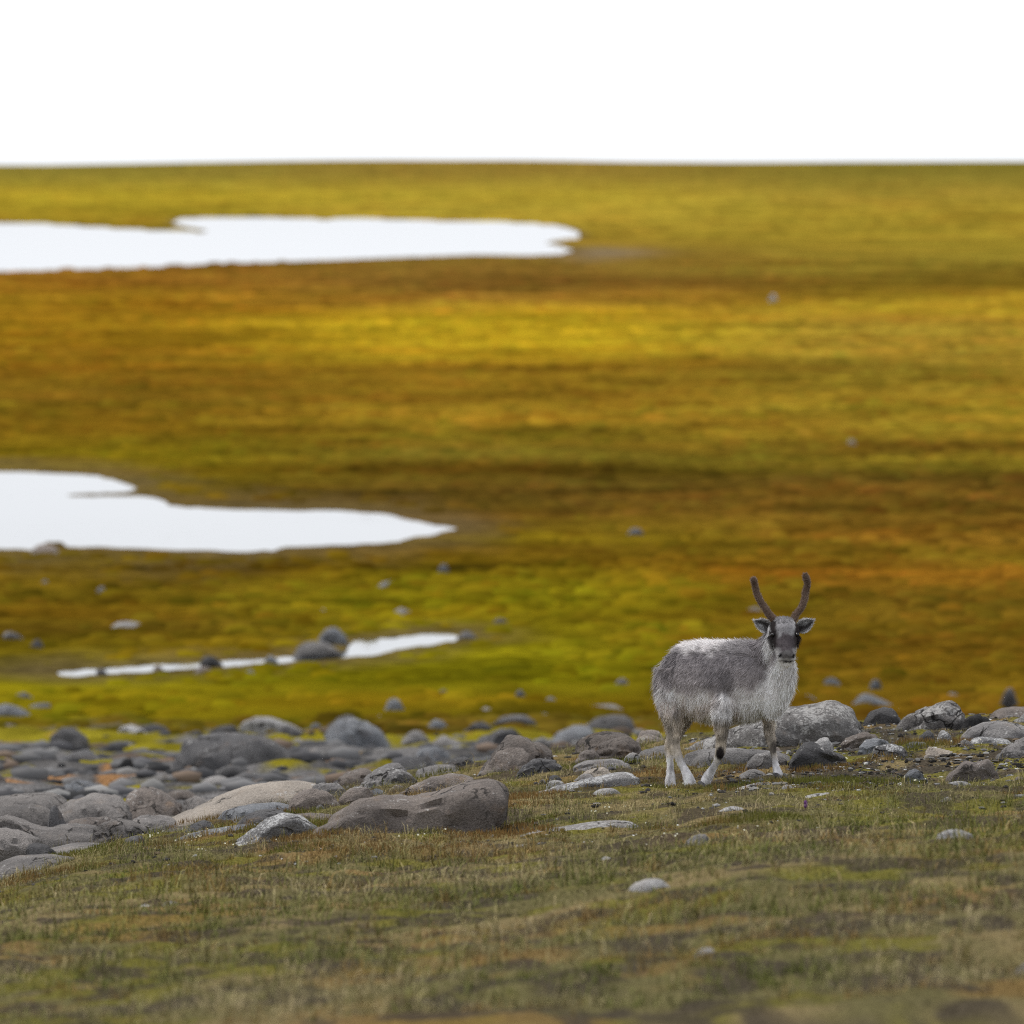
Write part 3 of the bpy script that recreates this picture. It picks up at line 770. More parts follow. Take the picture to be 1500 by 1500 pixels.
rock('small grey stone alone in the grass at right', [(1371,1180),(1377,1171),(1384,1167),(1393,1168),(1400,1179)], 1180, 'grey', 0.5, 2.4, name='stone', y=45.3, nu=20, nv=14)
rock('greenish rounded rock below the huge boulder, right of the dark one', [(1252,1104),(1260,1095),(1271,1086),(1287,1080),(1302,1086),(1312,1102)], 1103, 'blue', 0.5, 2.5, y=50.9)
rock('pale-topped rock in front of the greenish rounded rock', [(1272,1112),(1280,1099),(1288,1092),(1308,1089),(1322,1095),(1330,1110)], 1110, 'lichen', 0.4, 2.6, y=50.2)
rock('low smooth rock at the right foot of the huge boulder', [(1234,1090),(1242,1081),(1255,1075),(1275,1072),(1286,1080),(1292,1090)], 1090, 'brown', 0.4, 2.5, y=51.7)
rock('pale flat-topped stone behind the dark smooth boulder', [(1184,1094),(1190,1085),(1202,1081),(1215,1081),(1222,1092)], 1094, 'pale', 0.5, 2.8, name='stone', y=51.4, nu=22, nv=16)
rock('dark low rock between pale-topped rock and tan wedge', [(1318,1102),(1326,1092),(1338,1087),(1356,1088),(1368,1098)], 1102, 'dark', 0.45, 2.8, y=50.9)
rock('small dark stone below the large humped skyline boulder', [(1343,1082),(1349,1074),(1357,1070),(1366,1073),(1371,1082)], 1082, 'dark', 0.5, 2.5, name='stone', y=52.0, nu=20, nv=14)
rock('small upright grey stone below the large humped skyline boulder', [(1369,1088),(1373,1076),(1382,1069),(1391,1073),(1397,1088)], 1088, 'lichen', 0.5, 2.6, name='stone', y=51.6, nu=20, nv=14)
rock('pale blurred stone lying in the grass at bottom right', [(1370,1228),(1380,1218),(1398,1214),(1415,1219),(1424,1228)], 1228, 'pale', 0.35, 2.6, name='stone', y=39.5, nu=22, nv=16)
rock('blurred stone half hidden in grass right of the bottom slab', [(1004,1232),(1014,1224),(1030,1222),(1040,1230)], 1232, 'grey', 0.4, 2.6, name='stone', y=41.5, nu=22, nv=16)

# --- out-of-focus boulders below the knoll
def fieldrock(label, prof, base, mat, depth=0.5, p=2.5):
    rock(label, prof, base, mat, depth, p, FIELD, nu=26, nv=18)

fieldrock('biggest dark boulder of the blurred boulder field', [(242,1138),(247,1112),(261,1085),(282,1077),(320,1076),(373,1079),(400,1083),(416,1094),(436,1112),(446,1136)], 1136, 'dark', 0.4)
fieldrock('dark round boulder alone at the mossy edge, far left', [(68,1096),(72,1084),(81,1071),(99,1066),(115,1071),(127,1083),(132,1096)], 1095, 'dark')
fieldrock('grey flat boulder cut off by the left edge on the moss', [(-28,1056),(-10,1036),(8,1031),(26,1036),(44,1045),(58,1056)], 1056, 'blue')
fieldrock('pale blurred slab above the biggest dark boulder', [(346,1072),(354,1056),(368,1051),(392,1052),(416,1058),(442,1066),(448,1074)], 1073, 'pale', 0.35)
fieldrock('steep grey blurred boulder with pointed left shoulder, centre left', [(468,1102),(475,1086),(484,1066),(496,1054),(521,1052),(540,1061),(558,1072),(572,1086),(576,1102)], 1101, 'blue')
fieldrock('dark blurred boulder right of the pale slab', [(404,1088),(411,1072),(424,1063),(438,1067),(446,1088)], 1087, 'dark')
fieldrock('small near-black blurred rock left of the steep boulder', [(446,1088),(451,1075),(459,1070),(468,1086)], 1087, 'black')
fieldrock('rounded pale blurred boulder on the moss, centre', [(622,1074),(627,1062),(635,1055),(647,1055),(658,1064),(664,1074)], 1073, 'blue')
fieldrock('low blurred boulder left of the rounded pale one', [(586,1090),(592,1077),(607,1070),(627,1072),(636,1090)], 1089, 'grey')
fieldrock('pale blurred wedge right of the rounded pale boulder', [(634,1100),(648,1084),(666,1082),(682,1091),(690,1102)], 1099, 'grey')
fieldrock('blurred grey hump below the steep boulder', [(536,1118),(545,1104),(559,1095),(579,1098),(592,1116)], 1117, 'grey')
fieldrock('blurred grey boulder above the dome-shaped rock', [(596,1124),(605,1106),(618,1096),(638,1091),(656,1100),(664,1122)], 1122, 'blue')
fieldrock('dark blurred slope of rock behind the double-humped boulder', [(680,1108),(690,1096),(707,1083),(729,1069),(750,1064),(764,1072),(776,1106)], 1106, 'dark', 0.4)
fieldrock('blurred blue-grey boulder behind the flat-topped crest rock', [(788,1094),(800,1080),(814,1074),(830,1064),(846,1062),(868,1068),(876,1094)], 1094, 'blue')
fieldrock('low blurred boulder on the moss above the double-humped one', [(752,1061),(759,1055),(772,1047),(793,1045),(814,1049),(830,1061)], 1060, 'blue', 0.35)
fieldrock('thin blurred slab highest on the moss left of the reindeer', [(812,1041),(828,1033),(867,1034),(906,1031),(918,1041)], 1040, 'grey', 0.3)
fieldrock('dark blurred boulder left of the reindeer rump', [(848,1076),(857,1063),(868,1053),(893,1047),(916,1049),(932,1060),(942,1076)], 1075, 'dark')
fieldrock('brown blurred slope of rock below the reindeer rump', [(930,1086),(940,1068),(958,1068),(976,1078),(984,1090)], 1088, 'rust')
fieldrock('pale blurred boulder between dark round one and biggest one', [(170,1080),(175,1066),(188,1061),(206,1066),(222,1080)], 1078, 'pale')
fieldrock('dark blurred hump rising behind the biggest dark boulder', [(302,1084),(309,1072),(321,1063),(342,1062),(352,1084)], 1083, 'dark')
fieldrock('near-black upright blurred rock above the round-backed boulder', [(168,1140),(172,1124),(180,1113),(192,1110),(200,1138)], 1139, 'black')
fieldrock('blurred grey boulder right of the biggest dark one', [(436,1122),(444,1104),(458,1095),(476,1098),(488,1122)], 1121, 'grey')
fieldrock('flat blurred stone on the moss at the left edge', [(40,1037),(50,1031),(70,1030),(84,1036)], 1036, 'blue')
fieldrock('small blurred stone highest on the moss, far left', [(16,1026),(24,1017),(38,1014),(50,1024)], 1025, 'blue')
fieldrock('dark blurred rock at the right edge beyond the skyline boulders', [(1464,1037),(1469,1018),(1476,1006),(1487,1012),(1496,1037)], 1037, 'dark')
fieldrock('low brown blurred rock beside the dark one at right edge', [(1436,1026),(1446,1020),(1466,1018),(1480,1026)], 1027, 'rust')
fieldrock('blue-grey blurred boulder beyond the huge boulder', [(1244,1032),(1252,1020),(1266,1016),(1288,1024),(1312,1033)], 1033, 'blue')
fieldrock('blurred boulder just right of the reindeer chest', [(1158,1032),(1164,1021),(1180,1018),(1196,1024),(1202,1034)], 1034, 'blue')

# --- stones far out on the plain
def plainstone(label, x0, x1, top, base, mat):
    xm = 0.5 * (x0 + x1); w = x1 - x0
    rock(label, [(x0, base + 1), (x0 + 0.2 * w, top + 0.25 * (base - top)), (xm - 0.1 * w, top), (xm + 0.2 * w, top + 0.1 * (base - top)), (x1 - 0.08 * w, top + 0.5 * (base - top)), (x1, base + 1)],
         base, mat, 0.5, 2.4, PLAING, 'stone', nu=16, nv=12)

plainstone('flat grey stone below the right half of the nearer lake', 551, 598, 850, 860, 'blue')
plainstone('small grey stone below the right tip of the nearer lake', 641, 659, 825, 838, 'blue')
plainstone('small dark stone below the left end of the nearer lake', 57, 73, 849, 861, 'blue')
plainstone('small grey stone right of the one below the left lake end', 140, 157, 859, 870, 'blue')
plainstone('pale flat slab on the moss above the stream', 156, 218, 910, 921, 'pale')
plainstone('small dark stone above the left end of the stream', 42, 64, 936, 949, 'dark')
plainstone('grey stone at the left edge above the stream', 4, 36, 925, 936, 'grey')
plainstone('upper of two boulders beside the stream pool', 456, 510, 917, 944, 'blue')
plainstone('lower of two boulders beside the stream pool', 428, 502, 939, 960, 'grey')
plainstone('dark stone in the middle of the narrow stream', 293, 326, 960, 973, 'dark')
plainstone('brownish stone on the near bank of the stream', 281, 312, 976, 987, 'rust')
plainstone('small stone below the stream, right of the brownish one', 356, 377, 981, 991, 'blue')
plainstone('small dark stone in the left end of the stream', 138, 160, 978, 990, 'dark')
plainstone('brown stone in the stream between left end and middle', 222, 240, 974, 985, 'rust')
plainstone('grey stone in the stream just left of the two boulders', 384, 408, 960, 973, 'blue')
plainstone('flat stone where the stream pool ends at right', 668, 700, 924, 936, 'grey')
plainstone('small dark stone at the right tip of the stream', 718, 748, 905, 915, 'dark')
plainstone('grey stone on the moss above the stream pool', 568, 608, 890, 905, 'grey')
plainstone('brown stone on the near shore of the nearer lake', 40, 92, 796, 812, 'rust')
plainstone('small stone on the green belt above the reindeer back', 918, 944, 773, 783, 'blue')
plainstone('pale stone behind the reindeer antlers', 1090, 1124, 889, 901, 'grey')
plainstone('stone on the moss left of the reindeer flank', 896, 924, 994, 1006, 'grey')
plainstone('blurred stone beyond the reindeer chest', 1204, 1234, 992, 1005, 'blue')
plainstone('small blurred stone beyond the huge boulder', 1272, 1292, 994, 1010, 'blue')
plainstone('small blurred stone above the large humped skyline boulder', 1384, 1406, 1014, 1022, 'grey')
plainstone('small pale orange stone far out on the plain, right', 1240, 1256, 642, 656, 'tan')
plainstone('tiny pale stone farthest out on the plain, right of centre', 1125, 1138, 431, 442, 'pale')
plainstone('low stone on the moss at left of the boulder field top', 130, 160, 1038, 1046, 'grey')
plainstone('small stone on the moss above the steep blurred boulder', 560, 592, 1022, 1040, 'blue')
plainstone('low stone on the moss right of the stone above the steep boulder', 545, 580, 1046, 1053, 'rust')
plainstone('small dark stone on the moss above the double-humped boulder', 690, 712, 1048, 1061, 'dark')
plainstone('grey stone on the moss right above the small dark stone', 700, 726, 1036, 1047, 'grey')
plainstone('small bluish stone on the open moss, centre', 752, 770, 1010, 1020, 'blue')

# --- unnamed boulders and stones that nothing tells apart
proto = {}
for k in range(6):
    a = random.uniform(0.5, 0.9)
    pf = [(0, 30), (6, 30 - 26 * a * random.uniform(.5, .8)), (18, 30 - 30 * a), (30, 30 - 32 * a * random.uniform(.8, 1)), (42, 30 - 20 * a * random.uniform(.6, 1)), (50, 30)]
    _seed[0] += 1
    pf = [(725 + q[0], 1100 + q[1]) for q in pf]
    FB = len(FOOT)
    me, org = rock_mesh('boulder', pf, 80, 0.5, 2.4, 1.2, _seed[0], 18, 13, 'grey', 4, 0.6)
    del FOOT[FB:]
    cz = np.zeros(len(me.vertices) * 3, np.float32); me.vertices.foreach_get('co', cz); cz = cz.reshape(-1, 3)
    cz -= cz.mean(0); cz /= (cz[:, 0].max() - cz[:, 0].min())
    me.vertices.foreach_set('co', cz.ravel()); me.update()
    for mname in ('grey', 'dark', 'blue', 'brown', 'pale', 'rust'):
        m2 = me.copy(); m2.materials.clear(); m2.materials.append(MAT[mname]); proto[k, mname] = m2
MARKS = [('biggest dark blurred boulder', 345, 1110), ('dark round far-left boulder', 100, 1085), ('pale blurred slab', 397, 1063), ('steep pointed blurred boulder', 520, 1080),
         ('rounded pale blurred boulder', 643, 1065), ('dark blurred rock slope', 730, 1090), ('reindeer rump', 945, 1040), ('near-black upright blurred rock', 184, 1125),
         ('round-backed boulder', 225, 1175), ('dark upright fin of rock', 82, 1195), ('beige sloping slab', 350, 1175), ('dome-shaped rock', 575, 1140), ('large double-humped boulder', 755, 1105),
         ('flat-topped crest rock', 890, 1088), ('squared brown boulder', 600, 1195), ('white lichen rock', 405, 1215), ('long lichen-topped rock', 860, 1148), ('bottom centre slab', 840, 1222),
         ('reindeer hind hooves', 995, 1150), ('reindeer front hooves', 1140, 1142), ('huge pale-flecked boulder', 1200, 1060), ('dark smooth boulder', 1195, 1110), ('roof-shaped skyline rock', 1295, 1055),
         ('large humped skyline boulder', 1370, 1050), ('black rock', 1430, 1060), ('broad grey boulder at right', 1470, 1072), ('tan wedge of rock', 1375, 1105), ('twin-peaked brown rock', 1425, 1130),
         ('small blue-grey rock', 1345, 1140), ('leaning pale slab', 1200, 1172), ('pale-topped rock', 1300, 1100), ('stream pool', 590, 945), ('narrow stream', 250, 980), ('nearer lake', 330, 780),
         ('reindeer antlers', 1145, 870), ('reindeer chest', 1165, 1000), ('pale flat slab', 187, 916), ('flat left-edge boulder', 15, 1044)]


USED = set()


def mark_label(x, y, z, s, mat, kind):
    d = np.array([x, y, z - CAMZ]); d = d / d[1]
    cp, sp = math.cos(PITCH), math.sin(PITCH)
    f = cp - d[2] * sp; u = sp + d[2] * cp
    px = 750 + d[0] / f * FPX; py = 750 - u / f * FPX
    nm, mx_, my_ = min(MARKS, key=lambda q: abs(q[1] - px) + 1.6 * abs(q[2] - py))
    dx, dy = px - mx_, (py - my_) * 1.6
    hor = 'left of' if dx < 0 else 'right of'
    far = 'well ' if max(abs(dx), abs(dy)) > 90 else 'just '
    if abs(dx) > 2 * abs(dy): rel = far + hor
    elif abs(dy) > 2 * abs(dx): rel = far + ('above' if dy < 0 else 'below')
    else: rel = far + ('above and ' if dy < 0 else 'below and ') + hor
    word = {'grey': 'grey', 'dark': 'dark', 'blue': 'blue-grey', 'brown': 'brownish', 'pale': 'pale', 'rust': 'rust-brown'}[mat]
    size = 'tiny ' if s * FPX / y < 16 else 'small ' if s * FPX / y < 34 else ''
    if kind == 'bottom':
        third = 'left' if px < 500 else 'middle' if px < 1000 else 'right'
        return '%s%s blurred stone in the %s grass of the bottom %s' % (size, word, 'nearest' if py > 1390 else 'farther', third)
    return '%s%s %s %s the %s' % (size, word, kind, rel, nm)


r = random.Random(5)


def scatter(nm, count, label, cat, group, fy, fx, smin, smax, mats, avoid=True):
    k = 0; tries = 0
    while k < count and tries < count * 40:
        tries += 1
        y = fy(); x = fx(y)
        s = smin * (smax / smin) ** (r.random() ** 1.6)
        if avoid and any(abs(x - f[0]) < f[2] + s * 0.4 and abs(y - f[1]) < f[3] + s * 0.3 for f in FOOT):
            continue
        if avoid == 'clear' and False:
            continue
        mt = r.choice(mats)
        z = float(ground(np.array([x]), np.array([y]))[0])
        lb = mark_label(x, y, z, s, mt, label)
        if lb in USED:
            continue
        USED.add(lb)
        o = link(nm, proto[r.randrange(6), mt], None, None, lb, cat, group)
        o.location = (x, y, z - s * 0.02)
        o.rotation_euler = (r.uniform(-.15, .15), r.uniform(-.15, .15), r.uniform(-.6, .6) + r.choice((0, math.pi)))
        o.scale = (s, s * r.uniform(.8, 1.2), s * (r.uniform(.5, .85) if s > .3 else r.uniform(.7, 1.1)))
        FOOT.append((x, y, s * .5, s * .4))
        k += 1


scatter('boulder', 95, 'blurred boulder', 'boulder', 'unsorted blurred boulders below the knoll',
        lambda: 63 + 52 * r.random() ** 0.85, lambda y: r.uniform(-.066 * y, .012 * y), 0.18, 0.85, ['grey', 'dark', 'blue', 'dark', 'brown', 'grey'])
scatter('stone', 8, 'stone on moss', 'stone', 'unsorted small stones on the moss',
        lambda: 112 + 45 * r.random() ** 1.8, lambda y: r.uniform(-.064 * y, .064 * y), 0.12, 0.34, ['grey', 'blue', 'dark', 'grey'])
scatter('stone', 60, 'stone in turf', 'stone', 'unsorted small stones in the turf at right',
        lambda: r.uniform(46.8, 54.5), lambda y: r.uniform(1.1, 3.4), 0.04, 0.12, ['grey', 'dark', 'blue', 'pale', 'brown'])
scatter('stone', 34, 'stone in turf', 'stone', 'unsorted small stones left of the reindeer',
        lambda: r.uniform(49.5, 57), lambda y: r.uniform(-3.4, 0.9), 0.05, 0.2, ['grey', 'dark', 'brown', 'grey'])
scatter('stone', 6, 'bottom', 'stone', 'unsorted stones in the nearest grass',
        lambda: r.uniform(30, 43), lambda y: r.uniform(-.062 * y, .062 * y), 0.08, 0.24, ['grey', 'pale', 'brown'])

# ------------------------------------------------------------------ the reindeer
RO = at(1070, 1150, RD)                                  # ground point under the animal
AX = np.array([0.67, -0.742, 0.0]); RT = np.array([-0.742, -0.67, 0.0]); UP = np.array([0, 0, 1.0])
BC = RO + np.array([-0.035, 0.0, 0.0])


def B(t, l, z):
    return BC + AX * t + RT * l + UP * (z - 0.0)


def R_(px, py, Y):
    return at(px, py, RD + Y)


def loft(rings, side, nv=20, sub=4):
    """rings: (centre, half width along side, half size across); returns closed tube verts, faces"""
    c = np.array([r[0] for r in rings]); a = np.array([r[1] for r in rings]); b_ = np.array([r[2] for r in rings])
    n = len(c); k = np.arange(n); kk = np.linspace(0, n - 1, (n - 1) * sub + 1)
    def cr(v):      # Catmull-Rom
        v = np.asarray(v, float); v2 = v if v.ndim > 1 else v[:, None]
        i = np.clip(kk.astype(int), 0, n - 2); f = (kk - i)[:, None]
        p0 = v2[np.maximum(i - 1, 0)]; p1 = v2[i]; p2 = v2[i + 1]; p3 = v2[np.minimum(i + 2, n - 1)]
        o = 0.5 * (2 * p1 + (p2 - p0) * f + (2 * p0 - 5 * p1 + 4 * p2 - p3) * f ** 2 + (3 * p1 - p0 - 3 * p2 + p3) * f ** 3)
        return o if v.ndim > 1 else o[:, 0]
    c, a, b_ = cr(c), np.maximum(cr(a), 0.004), np.maximum(cr(b_), 0.004)
    tg = np.gradient(c, axis=0); tg /= np.linalg.norm(tg, axis=1)[:, None]
    s = side - (tg @ side)[:, None] * tg; s /= np.linalg.norm(s, axis=1)[:, None]
    q = np.cross(tg, s)
    ph = np.linspace(0, 2 * math.pi, nv, endpoint=False)
    V = c[:, None] + np.cos(ph)[None, :, None] * (s * a[:, None])[:, None] + np.sin(ph)[None, :, None] * (q * b_[:, None])[:, None]
    m = len(c)
    V = np.vstack([V.reshape(-1, 3), c[0], c[-1]])
    j = np.arange(nv); j2 = (j + 1) % nv
    caps = np.vstack([np.stack([np.full(nv, m * nv), j2, j], -1), np.stack([np.full(nv, m * nv + 1), (m - 1) * nv + j, (m - 1) * nv + j2], -1)])
    return V, grid_faces(m, nv, True)[:, ::-1], caps, c, np.maximum(a, b_)


trunk = [(B(-.475, 0, .645), .045, .05), (B(-.445, 0, .635), .105, .125), (B(-.38, 0, .612), .155, .185), (B(-.27, 0, .598), .185, .214),
         (B(-.12, 0, .588), .203, .232), (B(.02, 0, .590), .205, .235), (B(.16, 0, .604), .195, .232), (B(.27, 0, .613), .175, .222),
         (B(.35, 0, .608), .145, .19), (B(.41, 0, .60), .105, .14), (B(.44, 0, .595), .045, .06)]
neck = [(B(.20, 0, .66), .15, .16), (R_(1124, 968, -.25), .125, .13), (R_(1137, 950, -.32), .10, .105), (R_(1145, 932, -.37), .085, .09), (R_(1148, 920, -.40), .07, .075)]
ruff = [(R_(1146, 955, -.42), .05, .05), (R_(1147, 975, -.42), .070, .07), (R_(1144, 1000, -.37), .078, .082), (R_(1138, 1022, -.33), .075, .082), (R_(1130, 1040, -.28), .06, .06)]
head = [(R_(1147, 917, -.335), .055, .045), (R_(1147, 921, -.38), .082, .072), (R_(1148, 927, -.43), .092, .080), (R_(1149, 938, -.475), .078, .073), (R_(1150, 949, -.515), .063, .062),
        (R_(1151, 958, -.55), .056, .056), (R_(1152, 964, -.58), .052, .047), (R_(1152, 967, -.60), .036, .032), (R_(1152, 968, -.607), .012, .012)]
chin = [(R_(1150, 962, -.50), .045, .035), (R_(1151, 970, -.545), .040, .028), (R_(1152, 973, -.58), .028, .02), (R_(1152, 973, -.592), .01, .01)]
leg_hr = [(R_(990, 985, .17), .10, .14), (R_(985, 1012, .15), .088, .115), (R_(985, 1038, .14), .07, .085), (R_(987, 1060, .13), .052, .06), (R_(987, 1077, .125), .038, .043), (R_(986, 1091, .130), .036, .044),
          (R_(992, 1104, .11), .025, .03), (R_(996, 1114, .10), .022, .026), (R_(1001, 1124, .09), .022, .025), (R_(1006, 1134, .08), .027, .03), (R_(1010, 1144, .07), .033, .034), (R_(1012, 1153, .06), .036, .034)]
leg_hl = [(R_(1025, 990, .30), .09, .12), (R_(1010, 1020, .31), .075, .09), (R_(998, 1050, .33), .058, .065), (R_(988, 1076, .37), .042, .045), (R_(982, 1093, .40), .033, .037), (R_(981, 1108, .39), .022, .025),
          (R_(982, 1122, .38), .020, .022), (R_(982, 1134, .37), .025, .027), (R_(982, 1145, .365), .032, .032), (R_(982, 1155, .36), .036, .034)]
leg_fr = [(R_(1080, 990, -.10), .05, .07), (R_(1070, 1012, -.18), .06, .085), (R_(1060, 1032, -.235), .055, .068), (R_(1057, 1049, -.25), .048, .055), (R_(1057, 1063, -.24), .041, .045), (R_(1057, 1077, -.23), .033, .036), (R_(1056, 1091, -.21), .030, .033),
          (R_(1055, 1101, -.20), .029, .032), (R_(1051, 1112, -.17), .021, .024), (R_(1047, 1121, -.14), .019, .021), (R_(1041, 1131, -.12), .025, .027), (R_(1036, 1140, -.105), .032, .031), (R_(1032, 1150, -.10), .029, .028)]
leg_fl = [(R_(1126, 1005, -.17), .08, .09), (R_(1126, 1032, -.17), .058, .065), (R_(1126, 1053, -.16), .033, .038), (R_(1127, 1067, -.16), .027, .031), (R_(1128, 1077, -.16), .025, .029), (R_(1130, 1087, -.16), .025, .028),
          (R_(1132, 1097, -.16), .019, .022), (R_(1134, 1107, -.165), .017, .02), (R_(1136, 1119, -.17), .018, .021), (R_(1138, 1128, -.18), .023, .025), (R_(1140, 1135, -.19), .031, .031), (R_(1141, 1140, -.20), .034, .03)]
XS = np.array([1.0, 0, 0])
PARTS = [('trunk', trunk, RT), ('neck', neck, RT), ('ruff', ruff, XS), ('head', head, XS), ('head', chin, XS),
         ('leg_hr', leg_hr, RT), ('leg_hl', leg_hl, RT), ('leg_fr', leg_fr, RT), ('leg_fl', leg_fl, RT)]
vs, quads, tris, axis = [], [], [], []
off = 0
for nm, rg, sd_ in PARTS:
    V, q, c3, cc, rr = loft(rg, sd_)
    vs.append(V); quads.append(q + off); tris.append(c3 + off); off += len(V)
    axis.append((nm, cc, rr))
# tail stub
V, q, c3, cc, rr = loft([(B(-.43, 0, .70), .03, .03), (B(-.462, 0, .655), .033, .03), (B(-.475, 0, .60), .028, .025), (B(-.47, 0, .56), .01, .01)], RT)
vs.append(V); quads.append(q + off); tris.append(c3 + off); off += len(V)
axis.append(('trunk', cc, rr))
raw = mesh_np('raw', np.vstack(vs) - RO, [np.vstack(quads), np.vstack(tris)], True)
tmp = bpy.data.objects.new('raw', raw); COL.objects.link(tmp)
md = tmp.modifiers.new('r', 'REMESH'); md.mode = 'VOXEL'; md.voxel_size = 0.0085
ms = tmp.modifiers.new('s', 'SMOOTH'); ms.factor = 0.5; ms.iterations = 5
dg = bpy.context.evaluated_depsgraph_get()
body = bpy.data.meshes.new_from_object(tmp.evaluated_get(dg))
bpy.data.objects.remove(tmp); bpy.data.meshes.remove(raw)
body.name = 'body'

nvt = len(body.vertices)
bv = np.zeros(nvt * 3, np.float32); body.vertices.foreach_get('co', bv); bv = bv.reshape(-1, 3).astype(float)


def regions(W):
    best = np.full(len(W), 1e9); idx = np.zeros(len(W), int); s_at = np.zeros(len(W))
    for k, (nm, cc, rr) in enumerate(axis):
        for i in range(len(cc)):
            d = np.linalg.norm(W - cc[i], axis=1) / rr[i]
            m = d < best
            best[m] = d[m]; idx[m] = k; s_at[m] = i / (len(cc) - 1)
    return idx, s_at


def img(W):
    """where a point of the head or a leg lies side to side and up and down, in units of 1/255 m"""
    d = (W - np.array([0, 0, CAMZ])); d = d / d[:, 1:2]
    px = 750 + d[:, 0] * FPX
    cp, sp = math.cos(PITCH), math.sin(PITCH)
    f = d[:, 1] * cp - d[:, 2] * sp; u = d[:, 1] * sp + d[:, 2] * cp
    return 750 + (d[:, 0] / f) * FPX, 750 - (u / f) * FPX


def blob(px, py, cx, cy, rx, ry, soft=0.35):
    d = np.hypot((px - cx) / rx, (py - cy) / ry)
    return 1 - sstep(1 - soft, 1 + soft, d)


SADDLE = np.array([.172, .157, .165]); MIDG = np.array([.31, .28, .283]); PALE = np.array([.66, .63, .63]); TANG = np.array([.56, .505, .485])
CREAM = np.array([.64, .60, .53]); WHITE = np.array([.78, .765, .77]); LEGT = np.array([.46, .405, .345]); LEGW = np.array([.64, .625, .645])
DARKB = np.array([.018, .014, .014]); BRIDGE = np.array([.066, .056, .060]); FORE = np.array([.25, .24, .25])


